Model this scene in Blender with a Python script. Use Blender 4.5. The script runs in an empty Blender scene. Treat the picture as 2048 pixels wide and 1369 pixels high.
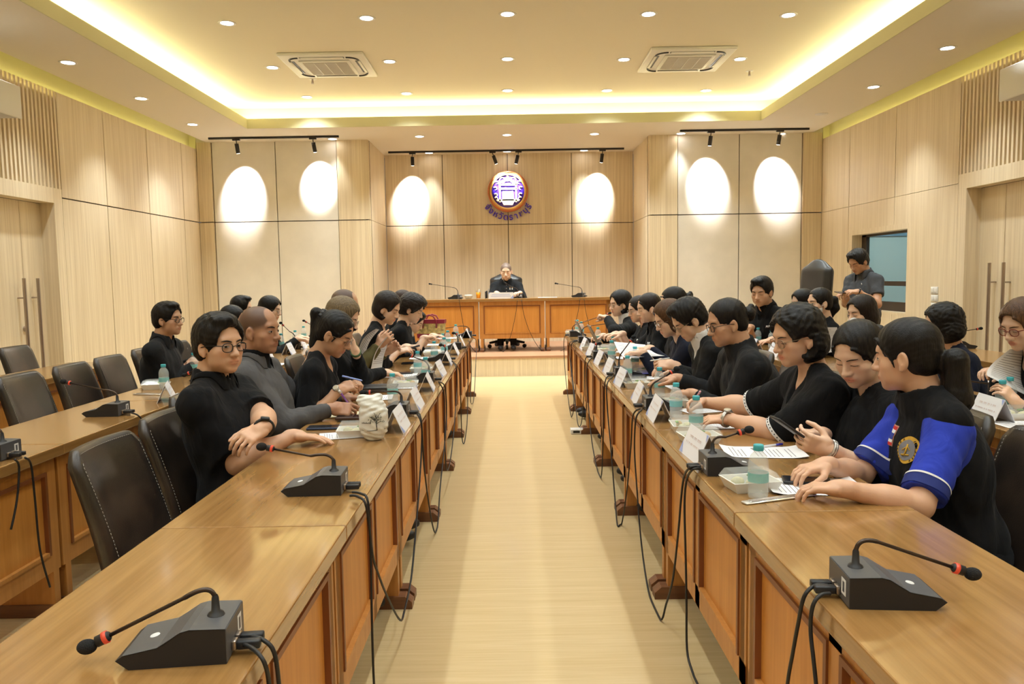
import bpy, bmesh, math, random
import numpy as np
from mathutils import Vector, Matrix
# ------------------------------------------------------------------ camera, world, exposure
SC = bpy.context.scene
F_PX, CX, CY = 1540.0, 1024.0, 684.5
CAM_H = 1.42
PITCH = math.atan((684.5 - 557.0) / F_PX)      # looking slightly down
YAW = math.atan(1.0 / F_PX)
ROLL = 0.0162
cam_d = bpy.data.cameras.new('camera')
cam = bpy.data.objects.new('camera', cam_d)
SC.collection.objects.link(cam)
SC.camera = cam
cam_d.sensor_width = 36.0
cam_d.lens = F_PX / 2048.0 * 36.0
cam_d.clip_start = 0.05
_f = Vector((math.sin(-YAW) * math.cos(PITCH), math.cos(YAW) * math.cos(PITCH), -math.sin(PITCH)))
_r = _f.cross(Vector((0, 0, 1))).normalized()
_u = _r.cross(_f)
_r2 = _r * math.cos(ROLL) - _u * math.sin(ROLL)
_u2 = _u * math.cos(ROLL) + _r * math.sin(ROLL)
cam.matrix_world = Matrix(((_r2.x, _u2.x, -_f.x, 0), (_r2.y, _u2.y, -_f.y, 0), (_r2.z, _u2.z, -_f.z, CAM_H), (0, 0, 0, 1)))
world = bpy.data.worlds.new('world')
SC.world = world
world.use_nodes = True
world.node_tree.nodes['Background'].inputs[0].default_value = (0.95, 0.97, 1.0, 1)
world.node_tree.nodes['Background'].inputs[1].default_value = 0.10
SC.view_settings.view_transform = 'Standard'
SC.view_settings.look = 'None'
SC.view_settings.gamma = 1.0
SC.view_settings.use_curve_mapping = False
SC.view_settings.exposure = 0.58

def _ray(px, py):
    return (_f + _r2 * ((px - CX) / F_PX) + _u2 * ((CY - py) / F_PX))
O = Vector((0, 0, CAM_H))
def AZ(px, py, z):
    d = _ray(px, py); return O + d * ((z - CAM_H) / d.z)
def AY(px, py, y):
    d = _ray(px, py); return O + d * (y / d.y)
def AX(px, py, x):
    d = _ray(px, py); return O + d * (x / d.x)

# ------------------------------------------------------------------ materials
MATS = {}
def _newmat(name):
    m = bpy.data.materials.new(name); m.use_nodes = True
    nt = m.node_tree; b = nt.nodes['Principled BSDF']
    MATS[name] = m
    return m, nt, b
def mat(name, col, rough=0.5, metal=0.0, spec=0.5, coat=0.0, bump=0.0, bscale=40.0, sheen=0.0, emit=None, estr=0.0, trans=0.0, ior=1.45, var=0.0, vscale=(8, 8, 8), sss=0.0, alpha=1.0):
    if name in MATS: return MATS[name]
    m, nt, b = _newmat(name)
    I = b.inputs
    I['Base Color'].default_value = (*col, 1); I['Roughness'].default_value = rough; I['Metallic'].default_value = metal
    I['Specular IOR Level'].default_value = spec; I['Coat Weight'].default_value = coat; I['Coat Roughness'].default_value = 0.12
    I['Sheen Weight'].default_value = sheen; I['Transmission Weight'].default_value = trans; I['IOR'].default_value = ior
    I['Alpha'].default_value = alpha
    if sss: I['Subsurface Weight'].default_value = sss; I['Subsurface Scale'].default_value = 0.008; I['Subsurface Radius'].default_value = (1, 0.35, 0.2)
    if emit: I['Emission Color'].default_value = (*emit, 1); I['Emission Strength'].default_value = estr
    if var or bump:
        tc = nt.nodes.new('ShaderNodeTexCoord')
        mp = nt.nodes.new('ShaderNodeMapping'); mp.inputs['Scale'].default_value = vscale
        nt.links.new(tc.outputs['Object'], mp.inputs[0])
        n = nt.nodes.new('ShaderNodeTexNoise'); n.inputs['Scale'].default_value = 1.0; n.inputs['Detail'].default_value = 5
        nt.links.new(mp.outputs[0], n.inputs['Vector'])
        if var:
            r = nt.nodes.new('ShaderNodeValToRGB')
            r.color_ramp.elements[0].position = 0.3; r.color_ramp.elements[1].position = 0.7
            r.color_ramp.elements[0].color = (*[c * (1 - var) for c in col], 1)
            r.color_ramp.elements[1].color = (*[min(1, c * (1 + var)) for c in col], 1)
            nt.links.new(n.outputs[0], r.inputs[0]); nt.links.new(r.outputs[0], I['Base Color'])
        if bump:
            n2 = nt.nodes.new('ShaderNodeTexNoise'); n2.inputs['Scale'].default_value = bscale; n2.inputs['Detail'].default_value = 4
            nt.links.new(tc.outputs['Object'], n2.inputs['Vector'])
            bp = nt.nodes.new('ShaderNodeBump'); bp.inputs['Strength'].default_value = bump; bp.inputs['Distance'].default_value = 0.01
            nt.links.new(n2.outputs[0], bp.inputs['Height']); nt.links.new(bp.outputs[0], I['Normal'])
    return m
def wood(name, c1, c2, scale, rough=0.4, coat=0.0, c3=None, big=1.2, spec=0.5):
    """streaky laminate / veneer; scale stretches the grain (small number = along the grain)"""
    m, nt, b = _newmat(name)
    tc = nt.nodes.new('ShaderNodeTexCoord')
    def noise(sc, det=6, rgh=0.6):
        mp = nt.nodes.new('ShaderNodeMapping'); mp.inputs['Scale'].default_value = sc
        nt.links.new(tc.outputs['Object'], mp.inputs[0])
        n = nt.nodes.new('ShaderNodeTexNoise'); n.inputs['Scale'].default_value = 1.0; n.inputs['Detail'].default_value = det; n.inputs['Roughness'].default_value = rgh
        nt.links.new(mp.outputs[0], n.inputs['Vector']); return n
    n1 = noise(scale); n2 = noise([s * 0.22 for s in scale], 3)
    r = nt.nodes.new('ShaderNodeValToRGB'); r.color_ramp.elements[0].position = 0.32; r.color_ramp.elements[1].position = 0.68
    r.color_ramp.elements[0].color = (*c1, 1); r.color_ramp.elements[1].color = (*c2, 1)
    nt.links.new(n1.outputs[0], r.inputs[0])
    mx = nt.nodes.new('ShaderNodeMix'); mx.data_type = 'RGBA'; mx.blend_type = 'MULTIPLY'; mx.inputs[0].default_value = 0.6
    r2 = nt.nodes.new('ShaderNodeValToRGB'); r2.color_ramp.elements[0].position = 0.35; r2.color_ramp.elements[1].position = 0.65
    c3 = c3 or (0.8, 0.76, 0.7)
    r2.color_ramp.elements[0].color = (*c3, 1); r2.color_ramp.elements[1].color = (1, 1, 1, 1)
    nt.links.new(n2.outputs[0], r2.inputs[0])
    nt.links.new(r.outputs[0], mx.inputs[6]); nt.links.new(r2.outputs[0], mx.inputs[7])
    nt.links.new(mx.outputs[2], b.inputs['Base Color'])
    b.inputs['Roughness'].default_value = rough; b.inputs['Coat Weight'].default_value = coat; b.inputs['Coat Roughness'].default_value = 0.1
    b.inputs['Specular IOR Level'].default_value = spec
    return m

M_WALL = wood('light_oak_laminate', (0.69, 0.565, 0.39), (0.86, 0.74, 0.545), (55, 55, 0.9), 0.45, c3=(0.86, 0.82, 0.76))
M_WALLD = mat('dark_seam', (0.06, 0.045, 0.03), 0.8)
M_STONE = mat('beige_stone_panel', (0.84, 0.79, 0.71), 0.6, var=0.05, vscale=(3, 3, 3))
M_CEIL = mat('cream_ceiling_paint', (0.72, 0.655, 0.545), 0.8)
M_CEIL2 = mat('tray_ceiling_paint', (0.79, 0.725, 0.575), 0.8)
M_LIP = mat('cove_lip_paint', (0.60, 0.57, 0.36), 0.8)
M_COVE = mat('pale_yellow_cove_paint', (0.80, 0.75, 0.42), 0.8)
M_FLOOR = wood('pale_plank_floor', (0.56, 0.41, 0.20), (0.65, 0.50, 0.285), (2.2, 60, 10), 0.30, c3=(0.90, 0.87, 0.80))
M_CARPET = mat('stage_boards', (0.42, 0.22, 0.12), 0.5, var=0.06)
M_TOP = wood('table_top_veneer', (0.27, 0.135, 0.038), (0.37, 0.20, 0.066), (45, 2.0, 45), 0.24, coat=0.5, c3=(0.85, 0.78, 0.70))
M_TOPX = wood('table_top_veneer_cross', (0.27, 0.135, 0.038), (0.37, 0.20, 0.066), (2.0, 45, 45), 0.24, coat=0.5, c3=(0.85, 0.78, 0.70))
M_PAN = wood('orange_table_panel', (0.53, 0.215, 0.035), (0.64, 0.28, 0.058), (50, 50, 2), 0.42, c3=(0.9, 0.85, 0.8))
M_FRM = wood('table_frame_wood', (0.45, 0.185, 0.038), (0.56, 0.25, 0.062), (50, 50, 2), 0.38, c3=(0.9, 0.85, 0.8))
M_MOLD = mat('dark_moulding', (0.21, 0.065, 0.018), 0.4)
M_FOOT = wood('dark_table_foot', (0.12, 0.045, 0.018), (0.20, 0.08, 0.03), (3, 40, 40), 0.4)
M_METAL = mat('brushed_steel', (0.42, 0.36, 0.32), 0.3, metal=0.9)
M_BLACK = mat('black_plastic', (0.018, 0.017, 0.018), 0.45)
M_BLACKM = mat('black_metal', (0.014, 0.012, 0.012), 0.4)
M_WHITEP = mat('white_plastic', (0.78, 0.76, 0.72), 0.45)
M_GREYP = mat('grey_plastic', (0.50, 0.48, 0.47), 0.45)
M_LAMP = mat('lamp_glow', (1, 1, 1), 0.5, emit=(1.0, 0.96, 0.90), estr=9.0)
M_LED = mat('led_strip_glow', (1, 1, 1), 0.5, emit=(1.0, 0.95, 0.62), estr=14.0)
M_LED2 = mat('led_strip_glow_dim', (1, 1, 1), 0.5, emit=(1.0, 0.93, 0.42), estr=3.5)
M_GLASS = mat('booth_glass', (0.9, 0.95, 0.95), 0.03, trans=1.0, ior=1.2)
M_PAPER = mat('white_paper', (0.80, 0.79, 0.80), 0.7)
M_INK = mat('grey_ink', (0.30, 0.28, 0.30), 0.8)

# ------------------------------------------------------------------ mesh builder
COL = SC.collection
class MB:
    def __init__(s): s.v = []; s.f = []; s.m = []; s.mats = []; s.sm = []
    def mi(s, m):
        if m not in s.mats: s.mats.append(m)
        return s.mats.index(m)
    def add(s, vs, fs, m, smooth=False, M=None):
        o = len(s.v); i = s.mi(m)
        if M is not None: vs = [M @ Vector(v) for v in vs]
        s.v += [tuple(v) for v in vs]
        for f in fs: s.f.append([a + o for a in f]); s.m.append(i); s.sm.append(smooth)
        return s
    def box(s, x0, x1, y0, y1, z0, z1, m, M=None):
        vs = [(x, y, z) for z in (z0, z1) for y in (y0, y1) for x in (x0, x1)]
        return s.add(vs, [(0, 2, 3, 1), (4, 5, 7, 6), (0, 1, 5, 4), (2, 6, 7, 3), (0, 4, 6, 2), (1, 3, 7, 5)], m, False, M)
    def bbox(s, x0, x1, y0, y1, z0, z1, m, b=0.004, seg=2, M=None, smooth=True):
        """bevelled box"""
        bm = bmesh.new()
        r = bmesh.ops.create_cube(bm, size=1)
        for v in bm.verts: v.co = ((x0 + x1) / 2 + v.co.x * (x1 - x0), (y0 + y1) / 2 + v.co.y * (y1 - y0), (z0 + z1) / 2 + v.co.z * (z1 - z0))
        bmesh.ops.bevel(bm, geom=bm.edges[:], offset=b, segments=seg, affect='EDGES', profile=0.5)
        bm.verts.ensure_lookup_table()
        vs = [v.co.copy() for v in bm.verts]; fs = [[v.index for v in f.verts] for f in bm.faces]; bm.free()
        return s.add(vs, fs, m, smooth, M)
    def tube(s, pts, r, m, n=8, smooth=True, caps=True):
        pts = [Vector(p) for p in pts]
        rs = r if isinstance(r, (list, tuple)) else [r] * len(pts)
        vs = []; fs = []; up = None
        for i, p in enumerate(pts):
            t = (pts[min(i + 1, len(pts) - 1)] - pts[max(i - 1, 0)])
            if t.length < 1e-9: t = Vector((0, 0, 1))
            t.normalize()
            if up is None: up = Vector((0, 0, 1)) if abs(t.z) < 0.9 else Vector((1, 0, 0))
            a = t.cross(up).normalized(); b2 = a.cross(t).normalized(); up = b2
            for k in range(n):
                th = 2 * math.pi * k / n
                vs.append(p + a * math.cos(th) * rs[i] + b2 * math.sin(th) * rs[i])
        for i in range(len(pts) - 1):
            for k in range(n):
                fs.append((i * n + k, (i + 1) * n + k, (i + 1) * n + (k + 1) % n, i * n + (k + 1) % n))
        if caps: fs.append(tuple(range(n))); fs.append(tuple(reversed(range((len(pts) - 1) * n, len(pts) * n))))
        return s.add(vs, fs, m, smooth)
    def cyl(s, p0, p1, r, m, n=16): return s.tube([p0, p1], r, m, n, smooth=False)
    def lathe(s, prof, m, n=24, M=None, smooth=True, caps=False):
        vs = []; fs = []
        for (r, z) in prof:
            for k in range(n):
                th = 2 * math.pi * k / n; vs.append((r * math.cos(th), r * math.sin(th), z))
        for i in range(len(prof) - 1):
            for k in range(n):
                fs.append((i * n + k, i * n + (k + 1) % n, (i + 1) * n + (k + 1) % n, (i + 1) * n + k))
        if caps and prof[0][0] > 1e-5: fs.append(tuple(reversed(range(n))))
        if caps and prof[-1][0] > 1e-5: fs.append(tuple(range((len(prof) - 1) * n, len(prof) * n)))
        return s.add(vs, fs, m, smooth, M)
    def ell(s, c, r, m, n=14, M=None):
        prof = [(math.sin(math.pi * i / n), -math.cos(math.pi * i / n)) for i in range(n + 1)]
        prof[0] = (1e-6, -1); prof[-1] = (1e-6, 1)
        T = Matrix.Translation(Vector(c)) @ Matrix.Diagonal((r[0], r[1], r[2], 1))
        return s.lathe(prof, m, n + 4, (M @ T) if M is not None else T)
    def prism(s, poly, d0, d1, m, M=None, axis='y', smooth=False):
        """poly in (a,b) plane extruded along axis"""
        n = len(poly)
        def P(a, b, c):
            return {'y': (a, c, b), 'x': (c, a, b), 'z': (a, b, c)}[axis]
        vs = [P(a, b, d0) for a, b in poly] + [P(a, b, d1) for a, b in poly]
        fs = [tuple(range(n)), tuple(reversed(range(n, 2 * n)))] + [(i, i + n, (i + 1) % n + n, (i + 1) % n) for i in range(n)]
        return s.add(vs, fs, m, smooth, M)
    def grid(s, fn, nu, nv, m, smooth=True, M=None):
        vs = [fn(i / nu, j / nv) for j in range(nv + 1) for i in range(nu + 1)]
        fs = [(j * (nu + 1) + i, j * (nu + 1) + i + 1, (j + 1) * (nu + 1) + i + 1, (j + 1) * (nu + 1) + i) for j in range(nv) for i in range(nu)]
        return s.add(vs, fs, m, smooth, M)
    def build(s, name, parent=None, loc=None, rz=0.0, fix=True):
        me = bpy.data.meshes.new(name)
        me.from_pydata(s.v, [], s.f); me.update()
        for m in s.mats: me.materials.append(m)
        me.polygons.foreach_set('material_index', s.m); me.polygons.foreach_set('use_smooth', s.sm)
        if fix:
            bm = bmesh.new(); bm.from_mesh(me); bmesh.ops.recalc_face_normals(bm, faces=bm.faces[:]); bm.to_mesh(me); bm.free()
        o = bpy.data.objects.new(name, me); COL.objects.link(o)
        if parent is not None: o.parent = parent
        if loc is not None: o.location = loc
        o.rotation_euler[2] = rz
        return o
def empty(name, loc=(0, 0, 0), rz=0.0):
    o = bpy.data.objects.new(name, None); COL.objects.link(o); o.location = loc; o.rotation_euler[2] = rz
    o.empty_display_size = 0.1
    return o
def tag(o, label=None, cat=None, group=None, kind=None):
    if label: o['label'] = label
    if cat: o['category'] = cat
    if group: o['group'] = group
    if kind: o['kind'] = kind
    return o
def struct(o): o['kind'] = 'structure'; return o
def copy_tree(o, loc=None, rz=None, label=None, group=None):
    def rec(a, p):
        c = a.copy(); COL.objects.link(c); c.parent = p
        for ch in [k for k in a.children]: rec(ch, c)
        return c
    c = rec(o, None)
    if loc is not None: c.location = loc
    if rz is not None: c.rotation_euler[2] = rz
    if label: c['label'] = label
    if group: c['group'] = group
    return c
# ------------------------------------------------------------------ room
XW, H = 4.87, 3.60
YP, YR = 12.2, 13.7           # front of the back wall piers, back wall of the recess
ZSEAM = 2.37
YB = -5.0                      # room behind the camera
ZU = 3.95                      # upper (tray) ceiling
TX0, TX1, TY1 = -3.72, 3.58, 11.15   # tray opening
def add_spot(loc, target, energy, size, blend, col, rad=0.03, parent=None, name='lamp_light'):
    l = bpy.data.lights.new(name, 'SPOT'); l.energy = energy; l.spot_size = size; l.spot_blend = blend; l.color = col; l.shadow_soft_size = rad
    o = bpy.data.objects.new(name, l); COL.objects.link(o); o.location = loc
    d = Vector(target) - Vector(loc); o.rotation_euler = d.to_track_quat('-Z', 'Y').to_euler()
    if parent: o.parent = parent
    return o
# floor
struct(MB().box(-5.2, 5.2, YB, 14.2, -0.1, 0, M_FLOOR).build('floor'))
# lower ceiling with its tray opening (four slabs + lip) ; slot along both side walls
m = MB()
SL = 0.16
for (x0, x1, y0, y1) in ((-XW + SL, TX0, YB, YR + .3), (TX1, XW - SL, YB, YR + .3), (TX0, TX1, TY1, YR + .3)):
    m.box(x0, x1, y0, y1, H, H + 0.13, M_CEIL)
m.box(-XW, -XW + SL, YP - .02, YR, H, H + 0.13, M_CEIL); m.box(XW - SL, XW, YP - .02, YR, H, H + 0.13, M_CEIL)
struct(m.build('ceiling'))
m = MB()   # painted lip faces of the opening
m.box(TX0 - .012, TX0 + .002, YB, TY1, H - .001, H + .135, M_LIP); m.box(TX1 - .002, TX1 + .012, YB, TY1, H - .001, H + .135, M_LIP)
m.box(TX0, TX1, TY1 - .002, TY1 + .012, H - .001, H + .135, M_LIP)
struct(m.build('trim_1'))
m = MB()   # upper ceiling of the tray and the cove sides
m.box(TX0 - .34, TX1 + .34, YB, TY1 + .34, ZU, ZU + .08, M_CEIL2)
m.box(TX0 - .38, TX0 - .34, YB, TY1 + .38, H + .1, ZU + .08, M_COVE); m.box(TX1 + .34, TX1 + .38, YB, TY1 + .38, H + .1, ZU + .08, M_COVE)
m.box(TX0 - .34, TX1 + .34, TY1 + .34, TY1 + .38, H + .1, ZU + .08, M_COVE)
struct(m.build('ceiling_tray'))
m = MB()
m.box(TX0 - .20, TX0 - .16, YB, TY1 + .16, H + .14, H + .16, M_LED); m.box(TX1 + .16, TX1 + .20, YB, TY1 + .16, H + .14, H + .16, M_LED)
m.box(TX0 - .16, TX1 + .16, TY1 + .16, TY1 + .20, H + .14, H + .16, M_LED)
struct(m.build('trim_2'))
m = MB()   # wall slot: pale strip above the panels with hidden strip lights
for sx in (-1, 1):
    m.box(sx * (XW + .10), sx * (XW + .14), YB, YP, H - .35, H + .25, M_COVE)
    m.box(sx * (XW - SL), sx * (XW + .14), YB, YP, H + .25, H + .29, M_COVE)
    m.box(*sorted((sx * XW, sx * (XW + .14))), YP - .03, YP + .02, H - .35, H + .29, M_COVE)
    m.box(*sorted((sx * (XW - SL), sx * (XW - SL - .02))), YB, YP, H + .13, H + .29, M_COVE)
struct(m.build('trim_3'))
m = MB()
for sx in (-1, 1): m.box(sx * (XW + .035), sx * (XW + .06), YB, YP - .1, H - .145, H - .13, M_LED2)
struct(m.build('trim_4'))

def panels(mb, axis, pos, th, us, zs, matl, gap=0.007, skip=()):
    """flat panels with open seams; axis 'x' -> wall plane at x=pos spanning y (us); axis 'y' -> plane y=pos spanning x"""
    for i in range(len(us) - 1):
        for j in range(len(zs) - 1):
            if (i, j) in skip: continue
            u0, u1, z0, z1 = us[i] + gap, us[i + 1] - gap, zs[j] + (gap if j else 0), zs[j + 1] - (gap if j < len(zs) - 2 else 0)
            if axis == 'x': mb.box(min(pos, pos + th), max(pos, pos + th), u0, u1, z0, z1, matl)
            else: mb.box(u0, u1, min(pos, pos + th), max(pos, pos + th), z0, z1, matl)
ZT = H - .10   # top of the side wall panels
DY0, DY1, DZ = 7.02, 8.32, 2.30      # door recess along y
SY1 = 8.47                           # slats end
for sx, nm in ((-1, 'left'), (1, 'right')):
    m = MB()
    p = sx * XW; t = sx * .03
    # backing
    bx0, bx1 = sorted((sx * (XW + .03), sx * (XW + .09)))
    if sx < 0:
        m.box(bx0, bx1, SY1, YP, 0, ZT - .05, M_WALLD)
        panels(m, 'x', p, t, [SY1, 9.42, 10.52, 11.62, YP], [0, ZSEAM, ZT], M_WALL)
    else:
        wy0, wy1, wz0, wz1 = WIN = (9.50, 11.10, 0.88, 2.02)
        m.box(bx0, bx1, SY1, wy0, 0, ZT - .05, M_WALLD); m.box(bx0, bx1, wy1, YP, 0, ZT - .05, M_WALLD)
        m.box(bx0, bx1, wy0, wy1, 0, wz0, M_WALLD); m.box(bx0, bx1, wy0, wy1, wz1, ZT - .05, M_WALLD)
        panels(m, 'x', p, t, [SY1, 9.87, 11.20, YP], [ZSEAM, ZT], M_WALL)
        m.box(p, p + t, SY1 + .005, wy0, 0, ZSEAM - .005, M_WALL)
        m.box(p, p + t, wy0, 9.865, wz1, ZSEAM - .005, M_WALL); m.box(p, p + t, 9.875, wy1, wz1, ZSEAM - .005, M_WALL)
        m.box(p, p + t, wy0, 9.865, 0, wz0, M_WALL); m.box(p, p + t, 9.875, wy1, 0, wz0, M_WALL)
        m.box(p, p + t, wy1, 11.195, 0, ZSEAM - .005, M_WALL); m.box(p, p + t, 11.205, YP, 0, ZSEAM - .005, M_WALL)
    # door surround, slatted panel above, pier near the camera
    q0, q1 = sorted((p, sx * (XW + .16)))
    m.box(q0, q1, DY1, SY1, 0, DZ, M_WALL); m.box(q0, q1, DY0 - .1, SY1, DZ, DZ + .16, M_WALL)
    q0, q1 = sorted((sx * (XW + .03), sx * (XW + .09)))
    m.box(q0, q1, DY0 - .1, SY1, DZ + .16, ZT - .05, M_WALL)
    ns = 22
    for i in range(ns):
        y = DY0 + (SY1 - DY0) * (i + .35) / ns
        a, b = sorted((p, sx * (XW + .035)))
        m.box(a, b, y, y + .032, DZ + .16, ZT, M_WALL)
    a, b = sorted((sx * (XW - .17), sx * (XW + .16)))
    m.box(a, b, 5.9, DY0, 0, ZSEAM - .005, M_WALL); m.box(a, b, 5.9, DY0, ZSEAM + .005, H, M_WALL)
    m.box(*sorted((sx * (XW - .155), sx * (XW + .1))), 5.92, DY0 - .03, ZSEAM - .01, ZSEAM + .01, M_WALLD)
    panels(m, 'x', p, t, [YB, -.6, .6, 1.8, 3.0, 4.2, 5.9], [0, ZSEAM, ZT], M_WALL)
    m.box(*sorted((sx * (XW + .03), sx * (XW + .09))), YB, 5.9, 0, ZT - .05, M_WALLD)
    struct(m.build('wall_' + nm))
# double doors
def door(name, sx, yseam):
    X = sx * (XW + .16)
    r = empty(name, (X, yseam, 0)); r['kind'] = 'structure'
    for (y0, y1, nm) in ((DY0 - .02 - yseam, -.003, 'door_leaf'), (.003, DY1 - yseam, 'door_leaf')):
        MB().box(*sorted((0, sx * .05)), y0, y1, 0.01, DZ - .004, M_WALL).build(nm, r)
    MB().box(*sorted((sx * .03, sx * .08)), DY0 - .1 - yseam, DY1 - yseam + .05, 0, DZ + .02, M_WALLD).build('door_back', r)
    for dy in (-.115, .115):
        h = MB()
        xh = -sx * .075
        h.cyl((xh, dy, .18), (xh, dy, 1.50), .017, M_METAL, 14)
        for z in (.42, 1.30): h.cyl((0, dy, z), (xh, dy, z), .008, M_METAL, 8)
        h.build('door_handle', r)
    k = MB(); k.cyl((0, -.04, .98), (-sx * .025, -.04, .98), .028, M_METAL, 14); k.build('door_lock', r)
    return r
door('door_1', -1, 7.97); door('door_2', 1, 7.90)
# back wall : piers with stone panels, recess with laminate panels
CXW = -0.06
PXI0, PXI1 = AY(741, 420, YP).x, AY(1297, 410, YP).x
PS0, PS1 = AY(677, 420, YP).x, AY(1355, 410, YP).x
PW0, PW1 = AY(429, 430, YP).x, AY(1603, 410, YP).x
m = MB()
for (a, b, s, mt) in ((-XW, PW0, None, M_WALL), (PW0, PS0, AY(554, 400, YP).x, M_STONE), (PS0, PXI0, None, M_WALL), (PXI1, PS1, None, M_WALL), (PS1, PW1, AY(1478, 400, YP).x, M_STONE), (PW1, XW, None, M_WALL)):
    y0 = YP if mt is M_STONE else YP - .03
    us = [a, b] if s is None else [a, s, b]
    panels(m, 'y', y0, .04 if mt is M_STONE else .07, us, [0, ZSEAM, H], mt, gap=.007)
m.box(-XW, PXI0 + .0, YP + .045, YP + .08, 0, H, M_WALLD); m.box(PXI1, XW, YP + .045, YP + .08, 0, H, M_WALLD)
struct(m.build('wall_back_piers'))
m = MB()
zs = [0, ZSEAM, H]
for sx, X in ((-1, PXI0), (1, PXI1)):
    panels(m, 'x', X, sx * .04, [YP + .02, YP + .30, YR], zs, M_WALL, gap=.003)
    m.box(*sorted((X + sx * .045, X + sx * .08)), YP, YR, 0, H, M_WALLD)
struct(m.build('wall_recess_sides'))
m = MB()
sx_ = [AY(888, 480, YR).x, AY(1017, 480, YR).x, AY(1144, 480, YR).x]
panels(m, 'y', YR, .04, [PXI0, sx_[0], sx_[1], sx_[2], PXI1], zs, M_WALL, gap=.006)
m.box(PXI0, PXI1, YR + .045, YR + .08, 0, H, M_WALLD)
struct(m.build('wall_back'))
m = MB(); m.box(-XW, XW, YB - .1, YB, 0, H + .4, M_WALL); struct(m.build('wall_front'))
# stage
SZ, SYF = 0.29, 11.15
m = MB()
m.box(PXI0 - .7, PXI1 + .9, SYF, YP - .035, 0, SZ - .035, M_WALL)
m.box(PXI0 + .002, PXI1 - .002, YP - .035, YR, 0, SZ - .035, M_WALL)
struct(m.build('floor_stage_base'))
m = MB(); m.box(PXI0 - .7, PXI1 + .9, SYF - .015, YP - .035, SZ - .035, SZ, M_CARPET); m.box(PXI0 + .002, PXI1 - .002, YP - .035, YR, SZ - .035, SZ, M_CARPET)
struct(m.build('floor_stage'))
# control booth window on the right wall
wy0, wy1, wz0, wz1 = WIN
r = empty('window_1', (XW, (wy0 + wy1) / 2, wz0)); r['kind'] = 'structure'
hw = (wy1 - wy0) / 2; hh = wz1 - wz0
M_DKF = mat('dark_bronze_frame', (0.05, 0.033, 0.024), 0.4, metal=0.4)
f = MB()
f.box(-.001, .22, -hw, -hw + .03, 0, hh, M_WALL); f.box(-.001, .22, hw - .03, hw, 0, hh, M_WALL)
f.box(-.001, .22, -hw + .03, hw - .03, 0, .03, M_WALL); f.box(-.001, .22, -hw + .03, hw - .03, hh - .07, hh, M_WALL)
f.build('window_reveal', r)
f = MB()
f.box(.14, .19, -hw + .03, hw - .03, .03, .15, M_DKF); f.box(.14, .19, -hw + .03, hw - .03, .36, .42, M_DKF)
f.box(.14, .19, -hw + .03, -hw + .09, .03, hh - .07, M_DKF); f.box(.14, .19, hw - .17, hw - .03, .03, hh - .07, M_DKF); f.box(.14, .19, -hw + .03, hw - .03, hh - .10, hh - .07, M_DKF)
f.build('window_frame', r)
MB().box(.16, .167, -hw + .05, hw - .1, .1, hh - .08, M_GLASS).build('window_pane', r)
f = MB(); f.bbox(-.05, .0, -.16, .10, .035, .05, M_BLACK, .005); f.build('window_latch', r)
# booth room behind the glass
M_BTH = mat('booth_wall', (0.30, 0.38, 0.40), 0.7); M_BTD = mat('booth_teal', (0.10, 0.20, 0.26), 0.6); M_BTG = mat('booth_board', (0.36, 0.42, 0.38), 0.6)
m = MB(); X0 = XW + .23; X1 = XW + 2.0
m.box(X1, X1 + .05, 7.6, 12.6, 0, 3.2, M_BTH); m.box(X0, X1, 12.6, 12.65, 0, 3.2, M_BTH); m.box(X0, X1, 7.55, 7.6, 0, 3.2, M_BTH)
m.box(X0, X1, 7.6, 12.6, 3.2, 3.25, M_BTH); m.box(X0, X1, 7.6, 12.6, -.05, 0, M_BTH)
m.box(X1 - .06, X1, 9.5, 9.62, 0, 2.1, M_BTD); m.box(X1 - .06, X1, 10.5, 10.62, 0, 2.1, M_BTD); m.box(X1 - .06, X1, 11.9, 12.02, 0, 2.1, M_BTD); m.box(X1 - .07, X1, 7.6, 12.6, 2.02, 2.12, M_BTD)
m.box(X1 - .04, X1, 10.62, 11.9, .8, 2.02, M_BTG)
m.box(X0, X1, 12.55, 12.6, .9, 2.0, M_BTG); m.box(X0, X1, 12.52, 12.6, 2.0, 2.1, M_BTD)
struct(m.build('wall_booth'))
_l = bpy.data.lights.new('booth_lamp', 'AREA'); _l.energy = 60; _l.size = .6; _l.color = (.75, .95, 1.0)
_o = bpy.data.objects.new('booth_lamp', _l); COL.objects.link(_o); _o.location = (XW + 1.1, 10.6, 3.1)
# ------------------------------------------------------------------ ceiling fittings
WARM = (0.88, 0.97, 0.97)
def downlight(p, zc, group, label, power=82.0, dim=False, cone=125):
    r = empty('ceiling_downlight', (p.x, p.y, zc))
    tag(r, label, 'ceiling light', group)
    m = MB(); m.lathe([(.062, -.004), (.082, -.006), (.086, 0), (.062, 0.001)], M_WHITEP, 28); m.build('lamp_ring', r)
    m = MB(); m.lathe([(.0001, -.0035), (.062, -.0035), (.062, .0)], M_WHITEP if dim else M_LAMP, 28); m.build('lamp_lens', r)
    if not dim:
        add_spot((0, 0, -.02), (0, 0, -1), power, math.radians(cone), .95, WARM, .05, r)
    return r
DL_U = [(454, 46), (733, 36), (1015, 28), (1297, 28), (1577, 30), (545, 135), (779, 123), (1015, 118), (1248, 119), (1480, 118), (614, 194), (813, 187), (1015, 181), (1214, 181), (1412, 181)]
rows = ['nearest row', 'middle row', 'farthest row']; colsn = ['at far left', 'second from left', 'in the centre', 'second from right', 'at far right']
for i, (x, y) in enumerate(DL_U):
    downlight(AZ(x, y, ZU), ZU, 'round downlights in the raised ceiling', 'round white downlight in raised tray ceiling, %s, %s' % (rows[i // 5], colsn[i % 5]))
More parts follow.
